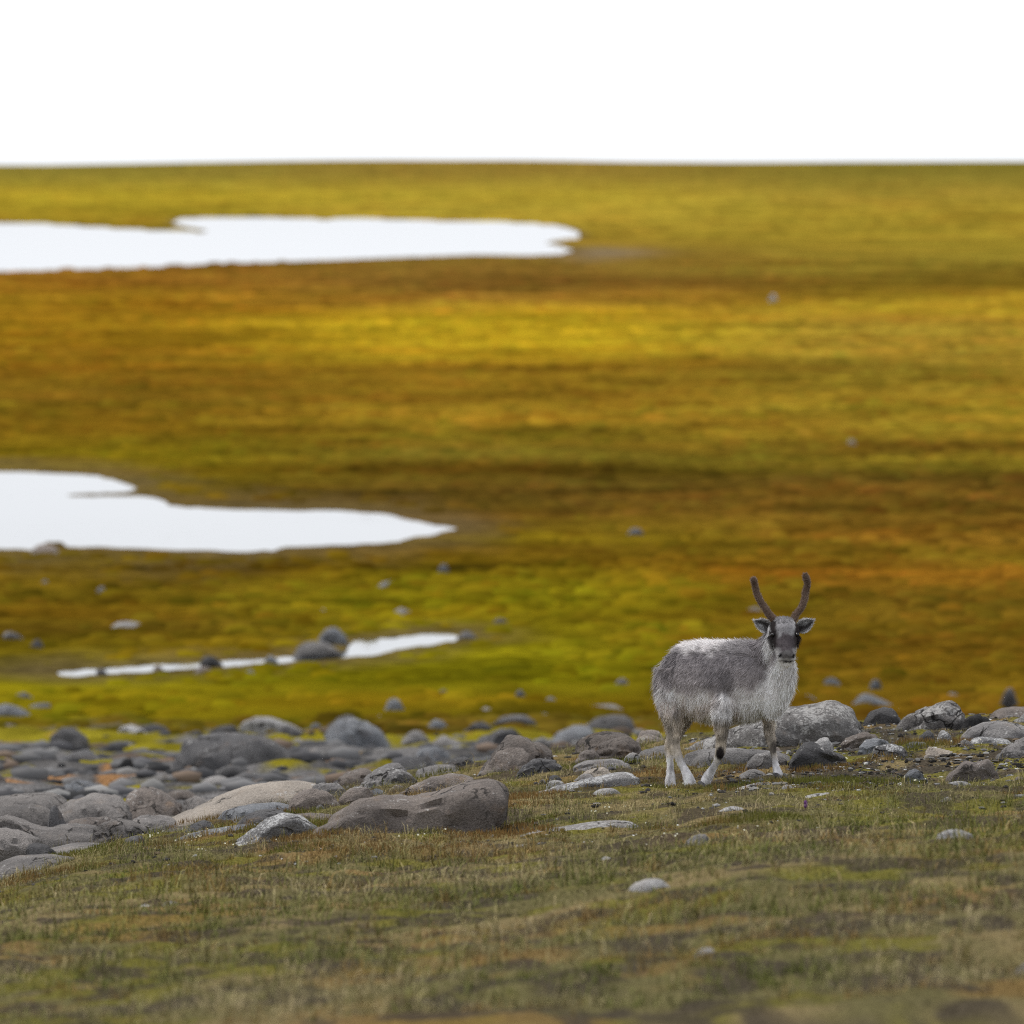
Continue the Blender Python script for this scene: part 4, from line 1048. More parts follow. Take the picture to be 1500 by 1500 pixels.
def coat_colour(W):
    idx, s = regions(W)
    names = np.array([a[0] for a in axis])[idx]
    q = W - BC
    t = q @ AX; l = q @ RT; z = q[:, 2]
    n1 = vn3(W * 9, 3); n2 = vn3(W * 28, 5); n3 = vn3(np.stack([t * 26, l * 8, z * 7], -1), 7)
    zr = (z - (.35 + .03 * t)) / .47
    C = np.zeros((len(W), 3))
    def mixv(a, b, f):
        return a * (1 - f[:, None]) + b * f[:, None]
    # trunk
    c = np.broadcast_to(SADDLE, C.shape).copy()
    mid = sstep(.86, .50, zr + .16 * n1 + .05 * n2) * (0.75 - 0.6 * sstep(-.02, .10, t + .05 * n1) * (1 - sstep(.16, .26, t)))
    c = mixv(c, MIDG * 1.15, np.clip(mid, 0, 1))
    top = sstep(.84, .99, zr + .12 * n2 + .08 * n1) * (1 - .75 * sstep(.06, .16, t + .1 * n1)) + sstep(-.30, -.46, t + .06 * n1 + .04 * n2) * sstep(.35, .8, zr) * .75
    c = mixv(c, PALE, np.clip(top, 0, 1))
    low = sstep(.52, .30, zr + .14 * n1 + .08 * sstep(-.3, -.45, t) + .10 * n3)
    c = mixv(c, TANG * (1 + .7 * n3[:, None]), low)
    c = mixv(c, WHITE * .9, low * sstep(.18, .32, t + .05 * n1))
    band = np.exp(-((zr - .36 + .16 * n1 + .10 * n3) / .07) ** 2) * sstep(-.1, .25, n3 + .6 * n2 + .15) * sstep(-.42, -.34, t)
    c = mixv(c, WHITE * .9, np.clip(band * .9, 0, 1))
    c = mixv(c, CREAM, sstep(.16, .04, zr + .08 * n1))
    m = names == 'trunk'
    C[m] = c[m]
    # neck: grey above, white below
    px, py = img(W)
    c = mixv(c, SADDLE * .8, blob(px, py, 1066, 1000, 11, 20, .6) * (l > 0) * .8)
    mane = sstep(-9, 9, px - (1137 - (py - 960) * .56) + 16 * n1 + 8 * n2) * sstep(.02, .12, t)
    c = mixv(c, WHITE, mane)
    m = names == 'trunk'; C[m] = c[m]
    trunkc = c
    c = np.broadcast_to(SADDLE * 1.35, C.shape).copy()
    c = mixv(c, WHITE, blob(px, py, 1127, 948, 8, 20))
    c = mixv(c, WHITE, mane)
    nk = names == 'neck'; C[nk] = c[nk]
    c = np.broadcast_to(WHITE, C.shape) * (1 + .25 * n3[:, None])
    c = mixv(np.broadcast_to(MIDG * .85, C.shape), c, mane)
    rf = names == 'ruff'; C[rf] = c[rf]
    # head
    hx, hy = px, py
    px = px + 3.2 * vn3(W * 90, 13) + 2.0 * n2; py = py + 3.2 * vn3(W * 90, 14) + 2.0 * n2
    c = np.broadcast_to(WHITE * .92, C.shape).copy()
    c = mixv(c, FORE, blob(px, py, 1148, 914, 17, 16))
    c = mixv(c, FORE * .55, blob(px, py, 1150, 926, 13, 9, .6) * .8)
    for ex, sx_ in ((1132.5, -1), (1168.5, 1)):
        c = mixv(c, DARKB, blob(px, py, ex, 929, 6.8, 11, .5))
        c = mixv(c, DARKB * 1.5, blob(px, py, ex - sx_ * 4, 942, 6.5, 11, .5))
        c = mixv(c, DARKB * 1.4, blob(px, py, ex + sx_ * 1, 916, 5, 9))
    c = mixv(c, BRIDGE, blob(px, py, 1151, 942, 13.5, 14, .22))
    c = mixv(c, BRIDGE * 1.25, blob(px, py, 1151.5, 954, 12, 7))
    c = mixv(c, np.array([.13, .122, .122]), blob(px, py, 1152, 956, 8, 3.5))
    c = mixv(c, np.array([.10, .092, .09]), blob(px, py, 1152.5, 961.5, 12, 4.2))
    c = mixv(c, np.array([.27, .26, .25]), blob(px, py, 1152.5, 968, 11, 3.4))
    c = mixv(c, np.array([.22, .21, .21]), (blob(px, py, 1139, 957, 5, 8) + blob(px, py, 1166, 957, 5, 8)) * .7)
    for sx_ in (-1, 1):
        c = mixv(c, np.array([.006, .005, .005]), blob(px, py, 1152.5 + sx_ * 9.6, 960.5, 2.4, 4.0, .35))
    c = mixv(c, np.array([.010, .008, .008]), blob(px, py, 1154, 969, 7.5, 1.9, .3))
    hd = names == 'head'; C[hd] = c[hd]
    px, py = hx, hy
    # legs
    for nm, kx, ky, amt in (('leg_hr', 0, 0, 0), ('leg_hl', 0, 0, 0), ('leg_fr', 1055, 1103, 1), ('leg_fl', 1133, 1094, .8)):
        m = names == nm
        if not m.any():
            continue
        wide = (py < 1062)
        c = mixv(np.broadcast_to(LEGT, C.shape) * (1 + .9 * n2[:, None] + .5 * n1[:, None]), LEGW, sstep(1098, 1122, py + 6 * n1))
        c = mixv(c, TANG * 1.05, sstep(1055, 1030, py))
        if nm == 'leg_fr':
            c = mixv(c, WHITE * .85, sstep(1062, 1045, py))
        if nm in ('leg_hr', 'leg_hl'):
            c = mixv(c, MIDG, sstep(1012, 992, py + 8 * n1))
        c = mixv(c, trunkc, sstep(1046, 1026, py + 10 * n1))
        if amt:
            c = mixv(c, np.array([.022, .018, .019]), blob(px, py, kx, ky, 6.5 if amt == 1 else 5, 10, .3) * amt)
        C[m] = c[m]
    lg = np.char.startswith(names.astype(str), 'leg')
    n5 = vn3(np.stack([W[:, 0] * 70, W[:, 1] * 70, W[:, 2] * 22], -1), 17)
    C[lg] *= (1 + .9 * n5 + .3 * n2)[lg][:, None]
    C *= (1 + .22 * n2 + .15 * n1)[:, None]
    return np.clip(C, .004, .8), names, s


BW = bv + RO
bc, bnames, bs = coat_colour(BW)
at_ = body.color_attributes.new('Col', 'FLOAT_COLOR', 'POINT')
c4 = np.ones((nvt, 4), np.float32); c4[:, :3] = bc * 0.92
at_.data.foreach_set('color', c4.ravel())
body.materials.clear(); body.materials.append(MAT['hide'])
body.polygons.foreach_set('use_smooth', np.full(len(body.polygons), True))

reindeer = link('reindeer', None, None, RO, 'grey and white reindeer with two velvet antlers, walking and looking at the camera', 'reindeer')
link('body', body, reindeer)

# --- fur: single hairs drawn out along the lie of the coat
body.calc_loop_triangles()
lt = np.zeros(len(body.loop_triangles) * 3, np.int32); body.loop_triangles.foreach_get('vertices', lt); lt = lt.reshape(-1, 3)
a_, b2_, c_ = bv[lt[:, 0]], bv[lt[:, 1]], bv[lt[:, 2]]
fn = np.cross(b2_ - a_, c_ - a_); ar = np.linalg.norm(fn, axis=1) / 2; fn /= (2 * ar[:, None] + 1e-12)
NF = 110000
pick = RNG.choice(len(lt), NF, p=ar / ar.sum())
r1 = np.sqrt(RNG.random(NF)); r2 = RNG.random(NF)
root = a_[pick] * (1 - r1)[:, None] + b2_[pick] * (r1 * (1 - r2))[:, None] + c_[pick] * (r1 * r2)[:, None]
nrm = fn[pick]
fc, fnames, fs = coat_colour(root + RO)
fpx, fpy = img(root + RO)


def strands(root, nrm, flow, length, width, color, lift, droop, rng):
    n = len(root)
    fl = flow - (flow * nrm).sum(1)[:, None] * nrm
    fl /= np.linalg.norm(fl, axis=1)[:, None] + 1e-9
    fl += rng.normal(0, .22, (n, 3))
    d1 = nrm * lift[:, None] + fl * (1 - lift)[:, None]; d1 /= np.linalg.norm(d1, axis=1)[:, None]
    d2 = d1 * .75 + fl * .35; d2[:, 2] -= droop; d2 /= np.linalg.norm(d2, axis=1)[:, None]
    s = np.cross(d1, rng.normal(0, 1, (n, 3)) + nrm * 1.5); s /= np.linalg.norm(s, axis=1)[:, None] + 1e-9
    p0 = root - nrm * .003; p1 = p0 + d1 * (length * .5)[:, None]; p2 = p1 + d2 * (length * .5)[:, None]
    w = width[:, None]
    V = np.stack([p0 - s * w / 2, p0 + s * w / 2, p1 - s * w * .4, p1 + s * w * .4, p2], 1).reshape(-1, 3)
    k = np.arange(n) * 5
    q = np.stack([k, k + 1, k + 3, k + 2], -1); t3 = np.stack([k + 2, k + 3, k + 4], -1)
    return V, q, t3, np.repeat(color, 5, 0)


flow = np.zeros((NF, 3)); L = np.zeros(NF); lift = np.full(NF, .3)
m = fnames == 'trunk'; flow[m] = -AX * .6 - UP * .75; L[m] = .030; lift[m] = .14
q_ = root + RO - BC; zrel = (q_[:, 2] - .35) / .47; tt = q_ @ AX
m2 = m & (zrel < .35); L[m2] = .042; lift[m2] = .14; flow[m2] = -AX * .25 - UP * 1.0
m2 = m & (zrel > .86); L[m2] = .040; lift[m2] = .36; flow[m2] = -AX * 1.0
m = (fnames == 'ruff'); flow[m] = -UP - AX * .15; L[m] = .040; lift[m] = .17
m = (fnames == 'neck'); flow[m] = -UP - AX * .3; L[m] = .038; lift[m] = .18
m = fnames == 'head'; hc = R_(1152, 966, -.6) - RO
flow[m] = root[m] - hc; L[m] = .012; lift[m] = .3
m2 = m & (fpy < 914) & (np.abs(fpx - 1148) < 15); L[m2] = .018; lift[m2] = .5; flow[m2] = UP
m2 = m & ((np.abs(fpx - 1150) > 17) & (fpy > 930)); L[m2] = .035; lift[m2] = .45; flow[m2] = -UP + XS * np.sign(fpx[m2] - 1150)[:, None]
for nm in ('leg_hr', 'leg_hl', 'leg_fr', 'leg_fl'):
    m = fnames == nm; flow[m] = -UP - AX * .15
    L[m] = np.interp(fpy[m], [1000, 1060, 1090, 1130, 1150], [.045, .034, .016, .012, .022]); lift[m] = np.interp(fpy[m], [1050, 1090], [.25, .16])
L *= RNG.uniform(.6, 1.3, NF)
tone = (1 + RNG.normal(0, .10, NF))
cell = np.floor(root / .026 + .35 * RNG.random((NF, 3)))
ha = hash2(cell[:, 0] + 31 * cell[:, 2], cell[:, 1], 3); hb = hash2(cell[:, 0] + 31 * cell[:, 2], cell[:, 1], 4); hc_ = hash2(cell[:, 0] + 31 * cell[:, 2], cell[:, 1], 5)
long_ = fnames != 'head'
flow[long_] += .55 * (np.stack([ha, hb, hc_], -1)[long_] - .5)            # locks lie their own way
tone[long_] *= (.82 + .36 * hash2(cell[:, 0] + 31 * cell[:, 2], cell[:, 1], 6))[long_]
L[long_] *= (.75 + .6 * hb)[long_]
silver = (fnames == 'trunk') & (RNG.random(NF) < .10)
tone[silver] *= 1.7
fcol = np.clip(fc * tone[:, None], .004, .85)
V, q, t3, cc = strands(root, nrm, flow, L, RNG.uniform(.0015, .0028, NF), fcol, np.clip(lift + RNG.normal(0, .07, NF), .05, .9), .25, RNG)
fur = mesh_np('coat_fur', V, [q, t3], True, cc, MAT['fur'])
link('coat_fur', fur, reindeer, kind='stuff')


def fuzz(name, src_v, src_f, color, length, width, count, parent, flowdir, lift_=.6):
    """short velvet on an antler or ear; the base mesh and its velvet share one mesh"""
    f = np.vstack([np.stack([src_f[:, 0], src_f[:, 1], src_f[:, 2]], -1), np.stack([src_f[:, 0], src_f[:, 2], src_f[:, -1]], -1)]) if src_f.shape[1] == 4 else src_f
    A, Bv, Cv = src_v[f[:, 0]], src_v[f[:, 1]], src_v[f[:, 2]]
    fnn = np.cross(Bv - A, Cv - A); ar2 = np.linalg.norm(fnn, axis=1); fnn = fnn / (ar2[:, None] + 1e-12)
    pk = RNG.choice(len(f), count, p=ar2 / ar2.sum())
    u1 = np.sqrt(RNG.random(count)); u2 = RNG.random(count)
    rt = A[pk] * (1 - u1)[:, None] + Bv[pk] * (u1 * (1 - u2))[:, None] + Cv[pk] * (u1 * u2)[:, None]
    return rt, fnn[pk], pk


def antler(pts, name='antler'):
    rings = [(R_(px + .8 * math.sin(k * 2.3), py, Y), r_ * .98 * (1 + .08 * math.sin(k * 1.9 + 1)), r_ * .98 * (1 + .07 * math.cos(k * 2.7))) for k, (px, py, Y, r_) in enumerate(pts)]
    V, q, c3, cc, rr = loft(rings, np.array([0.2, 1, 0.1]), 14, 6)
    n = len(V)
    z = V[:, 2]
    w = vn3(V * 40, 9); w2 = vn3(V * 110, 10)
    base = np.array([.085, .054, .040]); hi = np.array([.15, .105, .082])
    col = base + (hi - base) * np.clip(.5 + w + .5 * w2, 0, 1)[:, None]
    tip = sstep(.35, 1, (np.arange(n) / n))[:, None]
    col = col * (1 - .35 * tip)
    rt, nn, pk = fuzz('v', V, np.vstack([q]), None, 0, 0, 3600, None, None)
    d = rt - V.mean(0)
    fcc = np.array([.26, .195, .16]) * RNG.uniform(.6, 1.5, (3600, 1))
    SV, sq, st, sc = strands(rt, nn, np.tile(UP, (3600, 1)), RNG.uniform(.007, .016, 3600), np.full(3600, .0016), fcc, np.full(3600, .75), .0, RNG)
    allv = np.vstack([V, SV]) - RO
    me = mesh_np(name, allv, [np.vstack([q, sq + n]), np.vstack([c3, st + n])], True, np.vstack([col, sc]), MAT['hide'])
    link(name, me, reindeer)


antler([(1138, 914, -.385, .021), (1134, 908, -.385, .021), (1128, 901, -.38, .019), (1121, 892, -.37, .0185), (1114, 881, -.36, .018), (1109, 868, -.35, .0175), (1105, 856, -.355, .017), (1104, 849, -.36, .0165), (1103.5, 845.5, -.362, .009)])
antler([(1158, 914, -.385, .020), (1162, 907, -.385, .020), (1167, 900, -.38, .018), (1173, 891, -.37, .0175), (1178, 879, -.355, .0175), (1181, 866, -.345, .018), (1182, 854, -.35, .0175), (1180.5, 845, -.36, .0165), (1179.5, 839.5, -.365, .009)])


def ear(base_px, tip_px, sgn):
    b0 = R_(*base_px); t0 = R_(*tip_px)
    d = t0 - b0; Ln = np.linalg.norm(d); d /= Ln
    fwd = np.array([sgn * .15, -1, .05]); fwd -= d * (fwd @ d); fwd /= np.linalg.norm(fwd)
    sd2 = np.cross(d, fwd)
    nu_, nv_ = 16, 13
    u = np.linspace(0, 1, nu_); v = np.linspace(-1, 1, nv_)
    wid = .039 * np.sin(np.pi * np.clip(u ** .85 * .86 + .14, 0, 1)) ** .85
    wid[-1] = .003
    outer = []; inner = []
    for i in range(nu_):
        for j in range(nv_):
            bow = (1 - v[j] ** 2)
            pt = b0 + d * (u[i] * Ln) + sd2 * v[j] * wid[i]
            back = -fwd * bow * .030 * np.sin(np.pi * min(u[i] * .8 + .15, 1))
            outer.append(pt + back - fwd * .004); inner.append(pt + back * .62 + fwd * .003 * (1 - abs(v[j])))
    outer = np.array(outer); inner = np.array(inner)
    n = len(outer)
    V = np.vstack([outer, inner])
    f1 = grid_faces(nu_, nv_); f2 = f1[:, ::-1] + n
    rim = [i * nv_ for i in range(nu_)] + [(nu_ - 1) * nv_ + j for j in range(1, nv_)] + [i * nv_ + nv_ - 1 for i in range(nu_ - 2, -1, -1)] + [j for j in range(nv_ - 2, 0, -1)]
    rim = np.array(rim); r2_ = np.roll(rim, -1)
    f3 = np.stack([rim, r2_, r2_ + n, rim + n], -1)
    uu = np.repeat(u, nv_); vv = np.tile(v, nu_)
    edge = np.clip(np.maximum(np.abs(vv) ** 3, sstep(.75, 1, uu)), 0, 1)[:, None]
    ci = np.array([.035, .03, .03]) * (1 - edge) + np.array([.62, .61, .62]) * edge
    tuft = (np.exp(-((uu - .55) / .22) ** 2 - ((vv + .3) / .3) ** 2))[:, None] * .8
    ci = ci * (1 - tuft) + np.array([.62, .62, .63]) * tuft
    co = np.broadcast_to(np.array([.18, .165, .16]), (n, 3)) * (1 - .5 * edge) + .35 * edge
    ci = ci * sstep(-.1, .35, uu)[:, None] + np.array([.03, .025, .025]) * (1 - sstep(-.1, .35, uu))[:, None]
    col = np.vstack([co, ci])
    cnt = 2600
    rt, nn, pk = fuzz('e', V, np.vstack([f1, f2, f3]), None, 0, 0, cnt, None, None)
    dist = ((rt[:, None] - V[None]) ** 2).sum(-1).argmin(1)
    sc0 = col[dist] * RNG.uniform(.6, 1.5, (cnt, 1))
    SV, sq, st, sc = strands(rt, nn, np.tile(d, (cnt, 1)), RNG.uniform(.008, .026, cnt), np.full(cnt, .0018), sc0, np.full(cnt, .45), .0, RNG)
    me = mesh_np('ear', np.vstack([V, SV]) - RO, [np.vstack([f1, f2, f3, sq + 2 * n]), st + 2 * n], True, np.vstack([col, sc]), MAT['hide'])
    link('ear', me, reindeer)


ear((1130, 922, -.375), (1104.5, 909, -.345), -1)
ear((1169, 922, -.375), (1192.5, 908, -.345), 1)

for px in (1131.5, 1167.5):
    c = R_(px, 929.5, -.465)
    # push the eye onto the surface of the head
    dd = ((BW - c) ** 2); near_ = np.abs(BW[:, 0] - c[0]) + np.abs(BW[:, 2] - c[2])
    front = BW[(near_ < .012) & (BW[:, 1] < RD - .3)]
    if len(front):
        c[1] = front[:, 1].min() + .004
    u = np.linspace(0, math.pi, 10); v = np.linspace(0, 2 * math.pi, 16, endpoint=False)
    S = np.stack([np.outer(np.sin(u), np.cos(v)) * .0135, np.outer(np.sin(u), np.sin(v)) * .0125, np.outer(np.cos(u), np.ones(16)) * .0125], -1).reshape(-1, 3)
    me = mesh_np('eye', S + c - RO, [grid_faces(10, 16, True)], True, None, MAT['eye'])
    link('eye', me, reindeer)


def hoof(key, yaw):
    h = HOOF[key]
    vs_, q_l, t_l = [], [], []
    o_ = 0
    ca, sa = math.cos(yaw), math.sin(yaw)
    f = AX * ca + RT * sa; s_ = RT * ca - AX * sa
    for sgn in (-1, 1):
        c0 = h + s_ * sgn * .016
        V, q, c3, cc, rr = loft([(c0 - f * .02 + UP * .024, .013, .015), (c0 + f * .004 + s_ * sgn * .002 + UP * .019, .016, .017), (c0 + f * .026 + s_ * sgn * .006 + UP * .010, .013, .011), (c0 + f * .043 + s_ * sgn * .007 + UP * .003, .006, .005)], s_, 12, 3)
        vs_.append(V); q_l.append(q + o_); t_l.append(c3 + o_); o_ += len(V)
    me = mesh_np('hoof', np.vstack(vs_) - RO, [np.vstack(q_l), np.vstack(t_l)], True, None, MAT['hoof'])
    link('hoof', me, reindeer)


hoof('hr', .2); hoof('hl', .5); hoof('fr', .1); hoof('fl', 0)

# ------------------------------------------------------------------ grass, moss, litter, flowers
def footprint_mask(x, y):
    k = np.ones(len(x), bool)
    for fx, fy, rx, ry in FOOT:
        if 28 < fy < 62:
            k &= ((x - fx) / (rx + .01)) ** 2 + ((y - fy) / (ry + .02)) ** 2 > 1
    return k


def grass_field(name, n, y0, y1, hmin, hmax, wid, label, seed):
    g = np.random.default_rng(seed)
    y = y0 + (y1 - y0) * g.random(n); x = (g.random(n) * 2 - 1) * (.064 * y + .6)
    # blades stand in tufts
    tu = g.random(n) < .55
    cx = np.floor(x / .16) + .5; cy = np.floor(y / .2) + .5
    ox = hash2(cx, cy, 3) - .5; oy = hash2(cx, cy, 4) - .5
    tx = (cx + ox) * .16 + g.normal(0, .022, n); ty = (cy + oy) * .2 + g.normal(0, .03, n)
    x = np.where(tu, tx, x); y = np.where(tu, ty, y)
    dens = .5 + 1.2 * fbm(x * 1.5, y * 1.1, 131, 3) + .5 * fbm(x * 6, y * 5, 135, 2)
    stony = sstep(.9, 1.4, x) * sstep(46.8, 48.2, y)
    left = np.maximum(sstep(51.5, 54, y) * (1 - sstep(.2, .9, x)) * .7, sstep(50.4, 51.4, y) * (1 - sstep(-1.7, -1.2, x)) * .9)
    keep = (g.random(n) < np.clip(dens + .3, .12, 1) * (1 - .45 * stony) * (1 - left)) & footprint_mask(x, y)
    x, y, stony, tu = x[keep], y[keep], stony[keep], tu[keep]
    n = len(x)
    z = ground(x, y)
    tall = np.where(tu, .6 + 1.1 * hash2(np.floor(x / .16), np.floor(y / .2), 5), .7)
    h = (hmin + (hmax - hmin) * g.random(n) ** 2.0) * (.5 + 1.0 * np.clip(.5 + fbm(x * 1.2 + 4, y, 139, 3), 0, 1)) * tall * (1 - .55 * stony)
    kc = knoll_colour(x, y)
    straw = np.array([.42, .34, .19]); green = np.array([.13, .15, .03]); rustc = np.array([.27, .15, .05])
    f = np.clip(.42 + 1.0 * fbm(x * 1.4, y * 1.0, 143, 3) + g.normal(0, .28, n), 0, 1)[:, None]
    rr = sstep(.15, .4, fbm(x * 1.9 + 30, y * 1.4, 147, 3))[:, None] * .7
    c = green * (1 - f) + straw * f
    c = c * (1 - rr) + rustc * rr
    c = kc * .3 + .7 * c
    c *= g.uniform(.55, 1.4, (n, 1))
    a = g.uniform(0, 2 * math.pi, n); ln = g.uniform(.15, 1.1, n)
    dx, dy = np.cos(a) * ln * h, np.sin(a) * ln * h
    b = a + math.pi / 2 + g.normal(0, .5, n); w = wid * g.uniform(.6, 1.4, n)
    sx, sy = np.cos(b) * w, np.sin(b) * w
    P0 = np.stack([x, y, z - .008], -1)
    mid = P0 + np.stack([dx * .35, dy * .35, h * .6], -1); tip = P0 + np.stack([dx, dy, h * (1 - .3 * np.minimum(ln, 1))], -1)
    s = np.stack([sx, sy, np.zeros(n)], -1)
    V = np.stack([P0 - s, P0 + s, mid - s * .6, mid + s * .6, tip], 1).reshape(-1, 3)
    k = np.arange(n) * 5
    cc = np.repeat(c, 5, 0).reshape(n, 5, 3)
    cc[:, 4] = np.clip(cc[:, 4] * 1.1, 0, .8)      # bleached tips
    me = mesh_np(name, V, [np.stack([k, k + 1, k + 3, k + 2], -1), np.stack([k + 2, k + 3, k + 4], -1)], False, cc.reshape(-1, 3), MAT['grass'])
    link(name, me, None, None, label, 'grass', None, 'stuff')


grass_field('grass', 270000, 43.0, 57.5, .010, .070, .0018, 'short straw and green grass and moss over the knoll', 1)
grass_field('grass', 90000, 28.5, 43.0, .02, .085, .003, 'nearest blurred grass along the bottom of the picture', 2)


def moss():
    """short dense moss: rust and green cushions, thickest round the squared boulder, and tufts at the hooves"""
    g = np.random.default_rng(15)
    n = 120000
    y = g.uniform(43.5, 54, n); x = (g.random(n) * 2 - 1) * .066 * y
    f = fbm(x * 1.6 + 11, y * 1.0, 181, 3) + .35 * np.exp(-((x + .7) / .7) ** 2 - ((y - 45.6) / 1.2) ** 2) + .25 * np.exp(-((x - .2) / .3) ** 2 - ((y - 46.5) / 1.5) ** 2)
    k = (f > .13 + .12 * g.random(n)) & footprint_mask(x, y)
    x, y, f = x[k], y[k], f[k]
    hx = np.concatenate([h[0] + g.normal(0, .055, 500) for h in HOOF.values()]); hy = np.concatenate([h[1] - .03 + g.normal(0, .075, 500) for h in HOOF.values()])
    n0 = len(x); x = np.r_[x, hx]; y = np.r_[y, hy]; n = len(x)
    z = ground(x, y)
    h = g.uniform(.008, .018, n); h[n0:] = g.uniform(.018, .045, n - n0)
    rust = np.array([.20, .122, .045]); green = np.array([.125, .125, .028]); straw = np.array([.30, .24, .12])
    q = sstep(-.2, .2, fbm(x * 2.2 + 40, y * 1.4, 187, 3))[:, None]
    c = rust * q + green * (1 - q)
    c[n0:] = straw * .6 + green * .4
    c *= g.uniform(.55, 1.4, (n, 1))
    up = np.zeros(n); up[:n0] = np.clip((f - .13) * .16, 0, .045)          # cushions swell out of the turf
    a = g.uniform(0, 2 * math.pi, n); b = g.uniform(0, math.pi, n); w = .0026
    P0 = np.stack([x, y, z - .006 + up * .6], -1); s = np.stack([np.cos(b) * w, np.sin(b) * w, np.zeros(n)], -1)
    tip = P0 + np.stack([np.cos(a) * h * .5, np.sin(a) * h * .5, h + up * .4], -1)
    V = np.stack([P0 - s, P0 + s, tip], 1).reshape(-1, 3)
    kk = np.arange(n) * 3
    me = mesh_np('moss', V, [np.stack([kk, kk + 1, kk + 2], -1)], False, np.repeat(c, 3, 0), MAT['grass'])
    link('moss', me, None, None, 'rusty and green moss cushions and tufts in the knoll turf', 'moss', None, 'stuff')


moss()


def tussocks():
    """sedge and moss hummocks over the plain"""
    g = np.random.default_rng(8)
    n = 22000
    y = 112 * (700 / 112) ** (g.random(n) ** 1.25); x = (g.random(n) * 2 - 1) * (.066 * y + 1)
    pd = pond_depth(x, y)
    k = (pd < -.5) | ((pd < .45) & (y > 400) & (g.random(n) < .55))
    k &= g.random(n) < np.clip(.65 + 1.3 * fbm(x * .25, y * .08, 161, 3), .1, 1)
    x, y = x[k], y[k]; n = len(x)
    w = g.uniform(.07, .30, n) * (y / 150) ** .6; h = w * g.uniform(.22, .5, n) * np.clip((150 / y) ** .45, .3, 1)
    z = ground(x, y)
    z = np.where(pond_depth(x, y) > -2, WATER + .02, z)
    m = 6
    a = np.arange(m) / m * 2 * math.pi
    jit = g.uniform(.75, 1.25, (n, m)); ph = g.uniform(0, 1, (n, 1))
    cx, cy = np.cos(a + ph) * jit, np.sin(a + ph) * jit
    base = np.stack([x[:, None] + cx * w[:, None], y[:, None] + cy * w[:, None] * 1.3, np.repeat((z - .03)[:, None], m, 1)], -1)
    mid = np.stack([x[:, None] + cx * w[:, None] * .68, y[:, None] + cy * w[:, None] * .9, z[:, None] + h[:, None] * g.uniform(.6, .9, (n, m))], -1)
    top = np.stack([x, y, z + h], -1)[:, None]
    V = np.concatenate([base, mid, top], 1).reshape(-1, 3)
    q0 = (np.arange(n) * (2 * m + 1))[:, None]; j = np.arange(m)[None]; j2 = (j + 1) % m
    Q = np.stack([q0 + j, q0 + j2, q0 + m + j2, q0 + m + j], -1).reshape(-1, 4)
    T = np.stack([q0 + m + j, q0 + m + j2, np.broadcast_to(q0 + 2 * m, (n, m))], -1).reshape(-1, 3)
    c = plant_zone_colour(x, y) * g.uniform(.72, 1.3, (n, 1)) * (1 + g.normal(0, .05, (n, 3)))
    me = mesh_np('tussocks', V, [Q, T], True, np.repeat(np.clip(c, .002, .8), 2 * m + 1, 0), MAT['moss'])
    link('tussocks', me, None, None, 'mustard and olive moss tussocks covering the marshy plain', 'tussocks', None, 'stuff')


tussocks()


def cobbles():
    """loose cobbles packed between the blurred boulders"""
    g = np.random.default_rng(12)
    t = (1 + 5 ** .5) / 2
    ico = np.array([(-1,t,0),(1,t,0),(-1,-t,0),(1,-t,0),(0,-1,t),(0,1,t),(0,-1,-t),(0,1,-t),(t,0,-1),(t,0,1),(-t,0,-1),(-t,0,1)]) / np.hypot(1, t)
    fc_ = np.array([(0,11,5),(0,5,1),(0,1,7),(0,7,10),(0,10,11),(1,5,9),(5,11,4),(11,10,2),(10,7,6),(7,1,8),(3,9,4),(3,4,2),(3,2,6),(3,6,8),(3,8,9),(4,9,5),(2,4,11),(6,2,10),(8,6,7),(9,8,1)])
    n = 3600
    y = 66 + 46 * g.random(n); x = (g.random(n) * 2 - 1) * .066 * y
    k = (g.random(n) < np.clip(.6 + 1.5 * fbm(x * .8, y * .3, 171, 3) - .6 * sstep(95, 112, y), .03, 1)) & (x < .02 * y)
    x, y = x[k], y[k]; n = len(x)
    z = ground(x, y)
    s = .035 * (4.0 ** (g.random(n) ** 1.6))
    sc = np.stack([s * g.uniform(.9, 1.7, n), s * g.uniform(.8, 1.4, n), s * g.uniform(.5, .9, n)], -1)
    V = ico[None] * sc[:, None] * g.uniform(.85, 1.15, (n, 12, 1)) + np.stack([x, y, z + s * .15], -1)[:, None]
    pal = np.array([[.04, .04, .042], [.07, .069, .073], [.12, .118, .12], [.18, .176, .172], [.12, .09, .07]])
    c = np.repeat(pal[g.choice(5, n, p=[.25, .3, .25, .1, .1])] * g.uniform(.7, 1.3, (n, 1)), 12, 0)
    F = (fc_[None] + (np.arange(n) * 12)[:, None, None]).reshape(-1, 3)
    me = mesh_np('cobbles', V.reshape(-1, 3), [F], True, c, MAT['litter'])
    link('cobbles', me, None, None, 'loose grey cobbles packed between the blurred boulders', 'cobbles', None, 'stuff')


cobbles()

